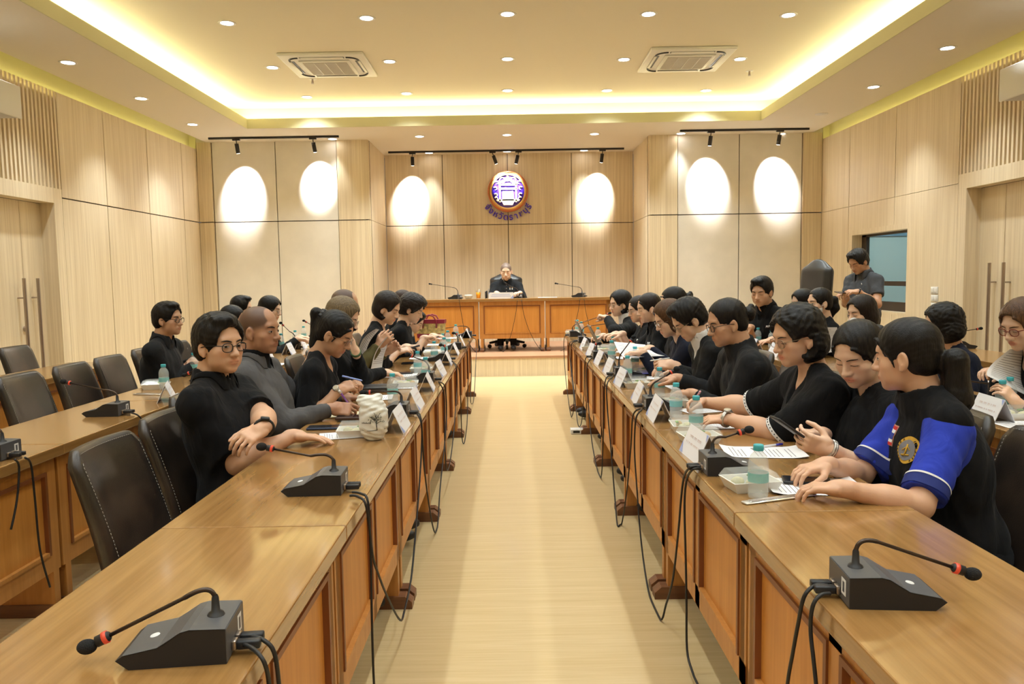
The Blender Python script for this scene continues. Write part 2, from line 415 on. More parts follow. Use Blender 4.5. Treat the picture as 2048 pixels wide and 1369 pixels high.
DL_L = [(136, 125, 'nearest of three above the left wall'), (282, 197, 'middle one of three above left wall'), (385, 249, 'farthest of three above left wall'),
        (1895, 96, 'above the right hand double door'), (1747, 174, 'above the booth window at right'),
        (463, 287, 'by the left end of the left spotlight track'), (665, 278, 'by the right end of left spotlight track'), (839, 273, 'left one of three in front of recess'), (1014, 270, 'middle one of three before the recess'), (1189, 268, 'right one of three before the recess'),
        (1362, 267, 'by the left end of right spotlight track'), (1564, 268, 'by the right end of right spotlight track'), (858, 306, 'inside the recess, left of the emblem'), (1014, 303, 'inside the recess right above the emblem'), (1168, 301, 'inside the recess, right of the emblem')]
for x, y, l in DL_L:
    downlight(AZ(x, y, H), H, 'round downlights in the lower ceiling', 'round white downlight in lower ceiling, ' + l, 90.0 if y < 260 else 80.0 if y > 300 else 190.0 if 800 < x < 1200 else 45.0, cone=88 if y < 260 else 100 if 800 < x < 1200 and y < 300 else 56)
downlight(AZ(1643, 228, H), H, 'round downlights in the lower ceiling', 'unlit round fitting in lower ceiling near right spotlight track', dim=True)
# more of the same lamps behind the camera
RN = ['first', 'second', 'third', 'fourth', 'fifth', 'sixth', 'seventh']
for j, y in enumerate((5.9, 4.45, 3.0, 1.55, .1, -1.35, -2.8)):
    for i, x in enumerate((-2.77, -1.40, -.03, 1.34, 2.71)):
        downlight(Vector((x, y, ZU)), ZU, 'round downlights overhead beyond the frame', 'round white downlight overhead beyond the frame, %s row back, %s' % (RN[j], colsn[i]), 42.0)
    if j < 6:
        for x, n_ in ((-4.25, 'left'), (4.22, 'right')):
            downlight(Vector((x, y + .35, H)), H, 'round downlights in the lower ceiling', 'round white downlight in lower ceiling beyond frame, %s side, %s one back' % (n_, RN[j]), 80.0, cone=88)
def cassette(px, py, label):
    p = AZ(px, py, ZU)
    r = empty('air_conditioner', (p.x, p.y, ZU)); tag(r, label, 'air conditioner', 'ceiling cassette air conditioners')
    MI = mat('cassette_grille', (.42, .36, .31), .6); W = M_WHITEP
    m = MB(); m.bbox(-.48, .48, -.48, .48, -.035, .0, W, .012); m.build('panel', r)
    m = MB(); m.bbox(-.29, .29, -.29, .29, -.055, -.033, W, .01); m.build('grille_frame', r)
    m = MB(); m.box(-.25, .25, -.25, .25, -.059, -.05, MI)
    for i in range(1, 4): m.box(-.25 + i * .125 - .003, -.25 + i * .125 + .003, -.25, .25, -.062, -.056, W)
    for i in range(40): m.box(-.25, .25, -.25 + i * .0125, -.25 + i * .0125 + .003, -.0605, -.057, W)
    m.build('grille', r)
    for k in range(4):
        a = k * math.pi / 2; R = Matrix.Rotation(a, 4, 'Z')
        m = MB(); m.box(-.25, .25, .345, .405, -.0365, -.03, M_BLACK, M=R); m.bbox(-.24, .24, .372, .402, -.046, -.034, W, .004, M=R); m.build('vent', r)
        m = MB(); n = 8
        pts = [(.345 * 0 + .27 + .12 * math.sin(t * math.pi / 2 / n), .27 + .12 * math.cos(t * math.pi / 2 / n), -.037) for t in range(n + 1)]
        m.tube(pts, .012, M_BLACK, 6, False); 
        m.v = [tuple(R @ Vector(v)) for v in m.v]; m.build('corner_vent', r)
cassette(659, 128, 'white square ceiling air conditioner left of the centre lamps'); cassette(1370, 117, 'white square ceiling air conditioner right of the centre lamps')
def sprinkler(px, py, label):
    p = AZ(px, py, ZU); r = empty('fire_sprinkler', (p.x, p.y, ZU)); tag(r, label, 'sprinkler', 'ceiling sprinklers')
    MB().lathe([(.0001, -.004), (.045, -.004), (.05, 0)], M_WHITEP, 20).build('cover_plate', r)
    m = MB(); m.cyl((0, 0, 0), (0, 0, -.05), .012, M_METAL); m.lathe([(.0001, -.062), (.02, -.06), (.02, -.058), (.0001, -.056)], M_METAL, 12); m.tube([(.01, 0, -.03), (.014, 0, -.045), (.0, 0, -.06), (-.014, 0, -.045), (-.01, 0, -.03)], .003, M_METAL, 5); m.build('sprinkler_head', r)
sprinkler(625, 158, 'small pendant sprinkler below the left air conditioner'); sprinkler(1499, 142, 'small pendant sprinkler right of the right air conditioner')
# spotlight tracks
def track(pa, pb, Y, zc, lab, heads, tgt_dy):
    a, b = AY(*pa, Y), AY(*pb, Y)
    z = zc
    r = empty('spotlight_track', ((a.x + b.x) / 2, Y, z)); tag(r, lab, 'light track', 'black ceiling tracks for spotlights')
    w = (b.x - a.x) / 2
    MB().box(-w, w, -.018, .018, -.03, 0, M_BLACKM).build('rail', r)
    for (top, head, tx, tz, lb, en, size) in heads:
        x = AY(*top, Y).x
        s = empty('spotlight', (x, Y, z - .03)); tag(s, lb, 'spotlight', 'black cylinder spotlights on the tracks')
        hp = AY(*head, Y)
        hb = Vector((hp.x - x, .0, hp.z - (z - .03)))       # front end of the cylinder
        MB().box(-.055, .055, -.017, .017, -.022, 0, M_BLACKM).build('track_adapter', s)
        c0 = Vector((hb.x * .35, -.0, -.085)); d = (Vector((tx, tgt_dy, tz)) - (Vector((x, Y, z)) + c0)); d.normalize()
        d2 = Vector((hb.x, .05, hb.z + .06)); d2.normalize()
        m = MB(); m.tube([c0 - d2 * .02, c0 + d2 * .125], .03, M_BLACKM, 20, True); m.build('lamp_head', s)
        m = MB(); m.tube([c0 + d2 * .126, c0 + d2 * .1275], .024, M_LAMP, 16, False); m.build('lamp_lens', s)
        m = MB(); m.cyl((0, 0, -.02), (c0.x, 0, -.085), .007, M_BLACKM, 8); m.build('stem', s)
        tw = Vector((tx, tgt_dy, tz)) - (Vector((x, Y, z - .03)))
        add_spot(c0 + d2 * .14, tw, en, size, .8, (1.0, .97, .94), .02, s)
P = lambda px, py, Y: AY(px, py, Y)
YT1, YT2 = YP - .42, YR - .40
def _t(px, py, Y): q = AY(px, py, Y); return q.x, q.z
E1, S1 = 330, math.radians(60)
track((418, 297), (678, 289), YT1, H, 'black track over the left beige stone panels', [
    ((473, 296), (476, 319), *_t(490, 372, YP), 'black track spotlight aimed at leftmost stone panel', E1, S1),
    ((626, 291), (630, 313), *_t(640, 355, YP), 'black track spotlight aimed at stone panel beside left pier', E1, S1)], YP)
track((777, 317), (1248, 310), YT2, H, 'long black track over the wood panelled recess', [
    ((825, 317), (825, 337), *_t(824, 385, YR), 'track spotlight at the left end of the recess track', E1, S1),
    ((985, 315), (993, 333), *_t(1008, 372, YR), 'left one of two spotlights aimed at round emblem', E1 * .35, S1 * .9),
    ((1037, 315), (1032, 333), *_t(1024, 376, YR), 'right one of two spotlights aimed at round emblem', E1 * .35, S1 * .9),
    ((1205, 311), (1203, 331), *_t(1193, 378, YR), 'track spotlight at the right end of recess track', E1, S1)], YR)
track((1360, 277), (1618, 277), YT1, H, 'black track over the right beige stone panels', [
    ((1422, 279), (1420, 300), *_t(1412, 352, YP), 'black track spotlight aimed at stone panel beside right pier', E1, S1),
    ((1560, 279), (1557, 300), *_t(1548, 352, YP), 'black track spotlight aimed at rightmost stone panel', E1, S1)], YP)
# ------------------------------------------------------------------ emblem and lettering on the recess wall
ec = AY(1016, 384, YR); ER = .355
M_GOLD = mat('gold_metal', (.80, .48, .16), .35, metal=.6); M_RED = mat('emblem_orange_rim', (.62, .20, .08), .4, metal=.3); M_BLUE = mat('emblem_blue', (.07, .03, .55), .35); M_EWH = mat('emblem_pale_gold', (.9, .80, .55), .4, metal=.2)
r = empty('wall_emblem', (ec.x, YR, ec.z)); tag(r, 'round gold and blue provincial emblem on the recess wall', 'emblem')
RX = Matrix.Rotation(math.pi / 2, 4, 'X')
m = MB(); m.lathe([(ER * .93, .0), (ER, .0), (ER, .07), (ER * .93, .08)], M_RED, 64, RX); m.build('outer_rim', r)
m = MB(); m.lathe([(ER * .80, .0), (ER * .93, .0), (ER * .93, .075), (ER * .80, .07)], M_GOLD, 64, RX); m.build('inner_ring', r)
m = MB(); m.lathe([(.0001, .03), (ER * .81, .03), (ER * .81, .0)], M_BLUE, 48, RX); m.build('blue_disc', r)
def plate(mb, poly, y0=-.062, y1=-.03, mm=M_EWH): mb.prism([(a * ER, b * ER) for a, b in poly], y0, y1, mm)
m = MB()
plate(m, [(-.44, -.52), (-.36, -.52), (-.36, .45), (-.44, .45)]); plate(m, [(.36, -.52), (.44, -.52), (.44, .45), (.36, .45)])
plate(m, [(-.46, .10), (.46, .10), (.46, .18), (-.46, .18)]); plate(m, [(-.46, .30), (.46, .30), (.46, .37), (-.46, .37)])
plate(m, [(-.30, -.45), (.30, -.45), (.26, .02), (-.26, .02)])
plate(m, [(-.56, -.46), (-.30, -.50), (-.22, -.66), (.22, -.66), (.30, -.50), (.56, -.46), (.50, -.38), (-.50, -.38)])
plate(m, [(-.12, .50), (.12, .50), (.04, .76), (-.04, .76)])
m.build('throne_relief', r)
for s in (-1, 1):
    m = MB(); m.tube([(s * ER * (.27 + .13 * math.cos(t * .55)), -.05, ER * (.55 + .13 * math.sin(t * .55))) for t in range(12)], .010, M_EWH, 6); m.build('scroll', r)
    for (a0, b0) in ((.60, -.18), (.62, .14), (.55, .42), (.40, .66), (.58, -.36)):
        m = MB(); m.tube([(s * ER * (a0 + .10 * math.cos(t * .5 + .6) * (1 - t * .06)), -.045, ER * (b0 + .10 * math.sin(t * .5 + .6) * (1 - t * .06))) for t in range(10)], [.014 - .001 * t for t in range(10)], M_EWH, 6); m.build('scroll', r)
for k, ch in enumerate(['จั', 'ง', 'ห', 'วั', 'ด', 'ร', 'า', 'ช', 'บุ', 'รี']):
    ang = math.radians(-90 - 54 + 12.0 * k)
    rad = ER * 1.26
    cu = bpy.data.curves.new('letter', 'FONT'); cu.body = ch; cu.size = .15; cu.extrude = .012; cu.offset = .002; cu.align_x = 'CENTER'; cu.align_y = 'CENTER'
    cu.materials.append(M_BLUE)
    o = bpy.data.objects.new('letter', cu); COL.objects.link(o)
    o.location = (ec.x + rad * math.cos(ang), YR - .03, ec.z + rad * math.sin(ang))
    o.rotation_euler = (math.pi / 2, 0, 0)
    o.rotation_euler = (Matrix.Rotation(-(ang + math.pi / 2), 4, 'Y') @ Matrix.Rotation(math.pi / 2, 4, 'X')).to_euler()
    bpy.context.view_layer.update(); me = bpy.data.meshes.new_from_object(o.evaluated_get(bpy.context.evaluated_depsgraph_get())); o2 = bpy.data.objects.new('letter', me); COL.objects.link(o2); o2.matrix_world = o.matrix_world.copy(); bpy.data.objects.remove(o); o = o2
    tag(o, 'purple blue Thai letter %s under the round emblem, number %s from left' % (ch, ['one', 'two', 'three', 'four', 'five', 'six', 'seven', 'eight', 'nine', 'ten'][k]), 'letter', 'Thai letters curved under the emblem')
# wall boxes at the top of both piers
for sx, px, py, lb in ((-1, (0, 36), (176, 236), 'light grey wall speaker on the left pier'), (1, (2003, 2048), (141, 203), 'light grey wall speaker on the right pier')):
    X = sx * (XW - .17)
    yq = 6.45 if sx < 0 else 6.5
    zc_ = AY(px[0 if sx > 0 else 1], sum(py) / 2, yq + .2).z
    xin = AY(px[1] if sx < 0 else px[0], 180, yq + .2).x
    r = empty('wall_speaker', (X, yq, zc_)); tag(r, lb, 'speaker', 'wall speakers beside the doors')
    m = MB(); m.bbox(*sorted((0, xin - X)), -.2, .2, -.13, .13, M_GREYP, .02, 3); m.build('housing', r)
    m = MB(); m.bbox(*sorted((xin - X, xin - X - sx * .02)), -.205, .205, -.135, .135, M_WHITEP, .008, 2); m.build('front_grille', r)
# switch plates on the right wall
for i, py in enumerate((581, 597, 613)):
    p = AX(1870, py, XW)
    r = empty('switch_plate', (XW, p.y, p.z)); tag(r, 'white double switch plate by the right door, %s of three' % ['topmost', 'middle', 'lowest'][i], 'light switch', 'white switch plates by the right door')
    MB().bbox(-.012, 0, -.07, .07, -.04, .04, M_WHITEP, .003).build('plate', r)
    for y in (-.032, .032): MB().bbox(-.017, -.01, y - .026, y + .026, -.028, .028, M_WHITEP, .002).build('switch', r)
# power socket strip on the floor by the right row
p = AZ(1163, 867, 0)
r = empty('floor_socket', (p.x, p.y, 0)); tag(r, 'cream power socket strip lying on floor under right row', 'power strip')
MB().bbox(-.10, .10, -.05, .05, 0.0, .045, M_WHITEP, .005).build('housing', r)
MB().box(-.08, -.02, -.051, -.0505, .012, .034, M_BLACK).build('socket', r)
MB().box(.02, .08, -.051, -.0505, .012, .034, M_BLACK).build('socket', r)
# ------------------------------------------------------------------ tables
TZ = 0.74
def table_unit(name, L=1.2, W=0.52, hz=TZ, npan=2, top=M_TOP):
    """local: length along +y from 0 to L, aisle side at x=0 facing +x ; body extends to -x"""
    r = empty(name)
    MB().bbox(-W, 0, .0015, L - .0015, hz - .045, hz, top, .004, 2, smooth=False).build('tabletop', r)
    px = -.04
    m = MB(); zb, zt = .20, hz - .045
    m.box(px - .03, px - .012, .01, L - .01, zb, zt, M_PAN)
    m.box(px - .02, px, .01, L - .01, zb, zb + .075, M_FRM); m.box(px - .02, px, .01, L - .01, zt - .06, zt, M_FRM)
    w = .065
    ys = [.01 + w / 2] + [L * k / npan for k in range(1, npan)] + [L - .01 - w / 2]
    for y in ys: m.box(px - .02, px, y - w / 2, y + w / 2, zb, zt, M_FRM)
    m.build('front_panel', r)
    for k in range(npan):
        y0, y1 = ys[k] + w / 2, ys[k + 1] - w / 2
        m = MB(); t = .016
        m.box(px - .013, px + .006, y0, y0 + t, zb + .075, zt - .06, M_MOLD); m.box(px - .013, px + .006, y1 - t, y1, zb + .075, zt - .06, M_MOLD)
        m.box(px - .013, px + .006, y0 + t, y1 - t, zb + .075, zb + .075 + t, M_FRM); m.box(px - .013, px + .006, y0 + t, y1 - t, zt - .06 - t, zt - .06, M_MOLD)
        m.build('panel_moulding', r)
    for y in (.045, L - .045):
        m = MB(); m.box(-W + .06, px + .0, y - .02, y + .02, .05, hz - .045, M_FRM); m.build('leg', r)
    for y in (.045, L - .045):
        m = MB(); m.prism([(-W + .01, 0), (.02, 0), (.02, .03), (-.01, .055), (-W + .04, .055), (-W + .01, .03)], y - .032, y + .032, M_FOOT); m.build('foot', r)
    return r
proto_t = table_unit('conference_table')
ords = ['first', 'second', 'third', 'fourth', 'fifth', 'sixth', 'seventh', 'eighth', 'ninth']
X1L, X1R = -.472, .628
X2L, X2R = -1.94, 2.09
X3L, X3R = -3.42, 3.55
used = False
def row(x, side, ys, desc, grp):
    global used
    for k, y in enumerate(ys):
        lab = 'wooden conference table, %s from the camera in %s' % (ords[k], desc)
        if side < 0: loc, rz = (x, y, 0), 0
        else: loc, rz = (x, y + 1.2, 0), math.pi
        if not used:
            o = proto_t; o.location = loc; o.rotation_euler[2] = rz; used = True
        else: o = copy_tree(proto_t, loc, rz)
        tag(o, lab, 'table', grp)
Y0L, Y0R = .90, .96
Y1L = [Y0L + 1.2 * k for k in range(7)]; Y1R = [Y0R + 1.2 * k for k in range(7)]
row(X1L, -1, Y1L, 'row left of aisle', 'tables in the inner left row')
row(X1R, 1, Y1R, 'row right of aisle', 'tables in the inner right row')
row(X2L, -1, [2.07 + 1.2 * k for k in range(6)], 'second row on the left', 'tables in the second left row')
row(X2R, 1, [2.07 + 1.2 * k for k in range(6)], 'second row on the right', 'tables in the second right row')
row(X3L, -1, [3.2 + 1.2 * k for k in range(3)], 'back row along left wall', 'tables in the back left row')
row(X3R, 1, [3.0 + 1.2 * k for k in range(4)], 'back row along right wall', 'tables in the back right row')
# head table on the stage
HY = 11.85; HTZ = .82
hx0, hx1 = AY(823, 600, HY).x, AY(1224, 600, HY).x
hl = (hx1 - hx0) / 3
ht = table_unit('head_table', hl, .60, HTZ, 1, M_TOP)
for k, d in enumerate(('left', 'middle', 'right')):
    # aisle side faces -y : rotate by -90 deg
    o = ht if k == 0 else copy_tree(ht)
    o.location = (hx0 + hl * k + (1 - k) * .003, HY, SZ); o.rotation_euler[2] = -math.pi / 2
    tag(o, 'taller wooden head table on the stage, %s one of three' % d, 'table', 'head tables on the stage')
# ------------------------------------------------------------------ leather parson chairs
def leather(name, c1, c2, rough):
    m, nt, b = _newmat(name)
    tc = nt.nodes.new('ShaderNodeTexCoord')
    n = nt.nodes.new('ShaderNodeTexNoise'); n.inputs['Scale'].default_value = 6; n.inputs['Detail'].default_value = 4
    nt.links.new(tc.outputs['Object'], n.inputs['Vector'])
    r = nt.nodes.new('ShaderNodeValToRGB'); r.color_ramp.elements[0].position = .4; r.color_ramp.elements[1].position = .7
    r.color_ramp.elements[0].color = (*c1, 1); r.color_ramp.elements[1].color = (*c2, 1)
    nt.links.new(n.outputs[0], r.inputs[0]); nt.links.new(r.outputs[0], b.inputs['Base Color'])
    v = nt.nodes.new('ShaderNodeTexVoronoi'); v.inputs['Scale'].default_value = 260
    nt.links.new(tc.outputs['Object'], v.inputs['Vector'])
    bp = nt.nodes.new('ShaderNodeBump'); bp.inputs['Strength'].default_value = .12; bp.inputs['Distance'].default_value = .002
    nt.links.new(v.outputs[0], bp.inputs['Height']); nt.links.new(bp.outputs[0], b.inputs['Normal'])
    b.inputs['Roughness'].default_value = rough; b.inputs['Specular IOR Level'].default_value = .6
    return m
M_LEA = leather('dark_brown_leather', (.014, .010, .008), (.040, .026, .018), .34)
M_LEA2 = leather('black_leather', (.012, .012, .013), (.022, .021, .022), .38)
M_STI = mat('pale_stitching', (.35, .33, .30), .8)
def chair_proto():
    """faces +x, seat centre at origin"""
    r = empty('leather_chair')
    m = MB(); m.bbox(-.20, .24, -.205, .205, .38, .47, M_LEA, .028, 4); m.build('seat', r)
    W, D, HB = .212, .036, .88
    def P(t, z, s):      # t -1..1 across, z height, s -1 (rear) .. 1 (front)
        zz = (z - .42) / (HB - .42)
        w = W * (1 - .03 * zz) * (1 - .10 * max(0, zz - .93) / .07)
        x = -.215 - .12 * max(0, zz) ** 1.35 - .022 * (1 - t * t) * zz
        th = D * (1 - .32 * zz)
        return (x + s * th, t * w, z + .018 * (t * t) * zz * 0)
    m = MB()
    nu, nz = 14, 16
    import itertools
    ring = []
    for j in range(nz + 1):
        z = .40 + (HB - .40) * j / nz
        row_ = []
        k = .80 if j == nz else 1.0
        # closed rounded-rectangle ring
        for i in range(nu + 1): row_.append(P(-1 + 2 * i / nu, z, 1 * k if 0 < i < nu else .7 * k))
        for i in range(nu + 1): row_.append(P(1 - 2 * i / nu, z, -1 * k if 0 < i < nu else -.7 * k))
        ring.append(row_)
    zt = HB + .014
    row_ = []
    for i in range(nu + 1): row_.append(P(-.965 + 1.93 * i / nu, zt, .45))
    for i in range(nu + 1): row_.append(P(.965 - 1.93 * i / nu, zt, -.45))
    ring.append(row_)
    n = len(ring[0]); vs = [v for rw in ring for v in rw]; fs = []
    for j in range(len(ring) - 1):
        for i in range(n): fs.append((j * n + i, j * n + (i + 1) % n, (j + 1) * n + (i + 1) % n, (j + 1) * n + i))
    fs.append(tuple(reversed(range(n))))
    o0 = (len(ring) - 1) * n
    for i in range(nu): fs.append((o0 + i, o0 + i + 1, o0 + n - 2 - i, o0 + n - 1 - i))
    m.add(vs, fs, M_LEA, True); m.build('backrest', r)
    m = MB()                       # dashed white stitching along both front edges and the top
    for sgn in (-1, 1):
        for k in range(34):
            z = .46 + .0118 * k
            a = Vector(P(sgn * .90, z, 1.02)); b = Vector(P(sgn * .90, z + .007, 1.02)); m.tube([a, b], .0011, M_STI, 4)
        m.build('stitching', r); m = MB()
    for k in range(30):
        t = -.92 + 1.84 * k / 30
        a = Vector(P(t, HB + .004, .86)); b = Vector(P(t + .035, HB + .004, .86)); m.tube([a, b], .0011, M_STI, 4)
    m.build('stitching', r)
    for (x, y) in ((.20, .175), (.20, -.175), (-.19, .175), (-.19, -.175)):
        m = MB(); m.prism([(x - .018, .0), (x + .018, .0), (x + .023, .39), (x - .023, .39)], y - .02, y + .02, mat('chair_leg_wood', (.035, .018, .01), .35)); m.build('leg', r)
    return r
chair0 = chair_proto(); chair_used = False
def place_chair(x, y, rz, label, group):
    global chair_used
    if not chair_used: o = chair0; o.location = (x, y, 0); o.rotation_euler[2] = rz; chair_used = True
    else: o = copy_tree(chair0, (x, y, 0), rz)
    tag(o, label, 'chair', group)
    return o
G1, G2, G3 = 'dark leather chairs along the inner left tables', 'dark leather chairs along the second left tables', 'dark leather chairs along the back left tables'
G4, G5, G6 = 'dark leather chairs along the inner right tables', 'dark leather chairs along second right tables', 'dark leather chairs along back right tables'
# ------------------------------------------------------------------ implicit modelling for bodies, hair and clothes
V = lambda *a: np.array(a, dtype=float)
def nrm(v): return v / (np.linalg.norm(v) + 1e-12)
def cap(a, b, ra, rb=None, k=.0, op='+', flat=False, M=None):
    """tapered capsule a->b ; flat cuts the b end square"""
    a = V(*a); b = V(*b); rb = ra if rb is None else rb
    ba = b - a; L2 = float(ba @ ba) + 1e-12; L = math.sqrt(L2)
    def f(X, Y, Z):
        x = X - a[0]; y = Y - a[1]; z = Z - a[2]
        t0 = (x * ba[0] + y * ba[1] + z * ba[2]) / L2
        t = np.clip(t0, 0, 1)
        d = np.sqrt((x - t * ba[0]) ** 2 + (y - t * ba[1]) ** 2 + (z - t * ba[2]) ** 2) - (ra + (rb - ra) * t)
        if flat: d = np.maximum(d, (t0 - 1) * L)
        return d
    R = max(ra, rb)
    return (op, k, f, np.minimum(a, b) - R, np.maximum(a, b) + R)
def ell(c, r, R=None, k=.0, op='+'):
    c = V(*c); r = V(*r)
    if R is None: R = np.eye(3)
    def f(X, Y, Z):
        x = X - c[0]; y = Y - c[1]; z = Z - c[2]
        q = [(R[0, i] * x + R[1, i] * y + R[2, i] * z) for i in range(3)]
        k0 = np.sqrt((q[0] / r[0]) ** 2 + (q[1] / r[1]) ** 2 + (q[2] / r[2]) ** 2)
        k1 = np.sqrt((q[0] / r[0] ** 2) ** 2 + (q[1] / r[1] ** 2) ** 2 + (q[2] / r[2] ** 2) ** 2) + 1e-9
        return k0 * (k0 - 1) / k1
    e = np.sqrt(((R * r) ** 2).sum(axis=1))
    return (op, k, f, c - e, c + e)
def rbox(c, h, rad, R=None, k=.0, op='+'):
    c = V(*c); h = V(*h) - rad
    if R is None: R = np.eye(3)
    def f(X, Y, Z):
        x = X - c[0]; y = Y - c[1]; z = Z - c[2]
        q = [np.abs(R[0, i] * x + R[1, i] * y + R[2, i] * z) - h[i] for i in range(3)]
        o = np.sqrt(np.maximum(q[0], 0) ** 2 + np.maximum(q[1], 0) ** 2 + np.maximum(q[2], 0) ** 2)
        return o + np.minimum(np.maximum(np.maximum(q[0], q[1]), q[2]), 0) - rad
    e = np.abs(R) @ (h + rad)
    return (op, k, f, c - e, c + e)
def plane(p, n, k=.0):
    """keep the side where (x-p).n < 0"""
    p = V(*p); n = nrm(V(*n))
    return ('&', k, lambda X, Y, Z: (X - p[0]) * n[0] + (Y - p[1]) * n[1] + (Z - p[2]) * n[2], None, None)
def warp(f, lo=None, hi=None): return ('w', 0, f, lo, hi)
def _comb(D, d, op, k):
    if op == '+':
        if k <= 0: return np.minimum(D, d)
        h = np.clip(.5 + .5 * (d - D) / k, 0, 1); return d * (1 - h) + D * h - k * h * (1 - h)
    if op == '-': d = -d
    if k <= 0: return np.maximum(D, d)
    h = np.clip(.5 - .5 * (d - D) / k, 0, 1); return d * (1 - h) + D * h + k * h * (1 - h)
def ev(prims, P):
    X, Y, Z = P[:, 0], P[:, 1], P[:, 2]; D = np.full(len(P), 1.0)
    for op, k, f, lo, hi in prims:
        if op == 'w': D = D + f(X, Y, Z)
        else: D = _comb(D, f(X, Y, Z), op, k)
    return D
def surf(prims, h):
    lo = np.min([p[3] for p in prims if p[0] == '+'], axis=0) - 3 * h; hi = np.max([p[4] for p in prims if p[0] == '+'], axis=0) + 3 * h
    n = np.ceil((hi - lo) / h).astype(int) + 1
    ax = [lo[i] + h * np.arange(n[i]) for i in range(3)]
    D = np.full(n, .5, dtype=np.float32)
    for op, k, f, a, b in prims:
        if a is None: i0 = np.zeros(3, int); i1 = n
        else:
            mg = (k if op != 'w' else 0) + 2.5 * h
            i0 = np.clip(np.floor((a - mg - lo) / h).astype(int), 0, n); i1 = np.clip(np.ceil((b + mg - lo) / h).astype(int) + 1, 0, n)
        if np.any(i1 <= i0): continue
        s = tuple(slice(i0[i], i1[i]) for i in range(3))
        X = ax[0][s[0]][:, None, None]; Y = ax[1][s[1]][None, :, None]; Z = ax[2][s[2]][None, None, :]
        d = f(X, Y, Z)
        if op == 'w': D[s] += d
        else: D[s] = _comb(D[s], d, op, k)
    S = D < 0
    c = S[:-1, :-1, :-1].astype(np.int8)
    for dx in (0, 1):
        for dy in (0, 1):
            for dz in (0, 1):
                if dx or dy or dz: c = c + S[dx:n[0] - 1 + dx, dy:n[1] - 1 + dy, dz:n[2] - 1 + dz]
    I = np.nonzero((c > 0) & (c < 8)); N = len(I[0])
    if N == 0: return np.zeros((0, 3)), np.zeros((0, 4), int)
    idm = np.full(c.shape, -1, dtype=np.int32); idm[I] = np.arange(N)
    B = np.stack(I, 1); cs = {}
    for dx in (0, 1):
        for dy in (0, 1):
            for dz in (0, 1): cs[(dx, dy, dz)] = D[B[:, 0] + dx, B[:, 1] + dy, B[:, 2] + dz].astype(float)
    acc = np.zeros((N, 3)); cnt = np.zeros(N)
    for a in range(3):
        for u in (0, 1):
            for v in (0, 1):
                o0 = [0, 0, 0]; o0[(a + 1) % 3] = u; o0[(a + 2) % 3] = v; o1 = list(o0); o1[a] = 1
                d0, d1 = cs[tuple(o0)], cs[tuple(o1)]
                m = (d0 < 0) != (d1 < 0); t = np.where(m, d0 / np.where(m, d0 - d1, 1), 0)
                p = np.zeros((N, 3)); p[:, (a + 1) % 3] = u; p[:, (a + 2) % 3] = v; p[:, a] = t
                acc += p * m[:, None]; cnt += m
    verts = lo + (B + acc / cnt[:, None]) * h
    Q = []
    for a in range(3):
        b, c2 = (a + 1) % 3, (a + 2) % 3
        sl0 = [slice(None)] * 3; sl1 = [slice(None)] * 3
        sl0[a] = slice(0, n[a] - 1); sl1[a] = slice(1, n[a])
        s0, s1 = S[tuple(sl0)], S[tuple(sl1)]
        E = np.stack(np.nonzero(s0 != s1), 1)
        ok = (E[:, b] > 0) & (E[:, c2] > 0) & (E[:, b] < n[b] - 1) & (E[:, c2] < n[c2] - 1); E = E[ok]
        fl = s0[tuple(E.T)]
        def g(db, dc):
            e = E.copy(); e[:, b] -= db; e[:, c2] -= dc; return idm[tuple(e.T)]
        q = np.stack([g(1, 1), g(0, 1), g(0, 0), g(1, 0)], 1)
        q[~fl] = q[~fl][:, ::-1]
        Q.append(q)
    return verts, np.concatenate(Q)
def mesh_np(name, parts, parent=None, smooth=True, org=None):
    """parts: list of (verts Nx3, quads Mx4, material, colors or None)"""
    vs, fs, mi, cols, mats = [], [], [], [], []; o = 0
    for v, q, m, c in parts:
        if len(v) == 0: continue
        if m not in mats: mats.append(m)
        vs.append(v); fs.append(q + o); mi.append(np.full(len(q), mats.index(m))); o += len(v)
        cols.append(np.ones((len(v), 3)) if c is None else c)
    v = np.concatenate(vs); q = np.concatenate(fs); mi = np.concatenate(mi); cc = np.concatenate(cols)
    if org is not None: v = v - org
    me = bpy.data.meshes.new(name)
    me.vertices.add(len(v)); me.vertices.foreach_set('co', v.astype(np.float32).ravel())
    me.loops.add(q.size); me.loops.foreach_set('vertex_index', q.astype(np.int32).ravel())
    me.polygons.add(len(q)); me.polygons.foreach_set('loop_start', np.arange(0, q.size, 4, dtype=np.int32))
    me.polygons.foreach_set('material_index', mi.astype(np.int32)); me.polygons.foreach_set('use_smooth', np.ones(len(q), bool) if smooth else np.zeros(len(q), bool))
    for m in mats: me.materials.append(m)
    if any(p[3] is not None for p in parts):
        at = me.attributes.new('tint', 'FLOAT_COLOR', 'POINT'); at.data.foreach_set('color', np.concatenate([cc, np.ones((len(cc), 1))], 1).astype(np.float32).ravel())
    me.update(calc_edges=True); me.validate()
    ob = bpy.data.objects.new(name, me); COL.objects.link(ob)
    if parent is not None: ob.parent = parent
    return ob
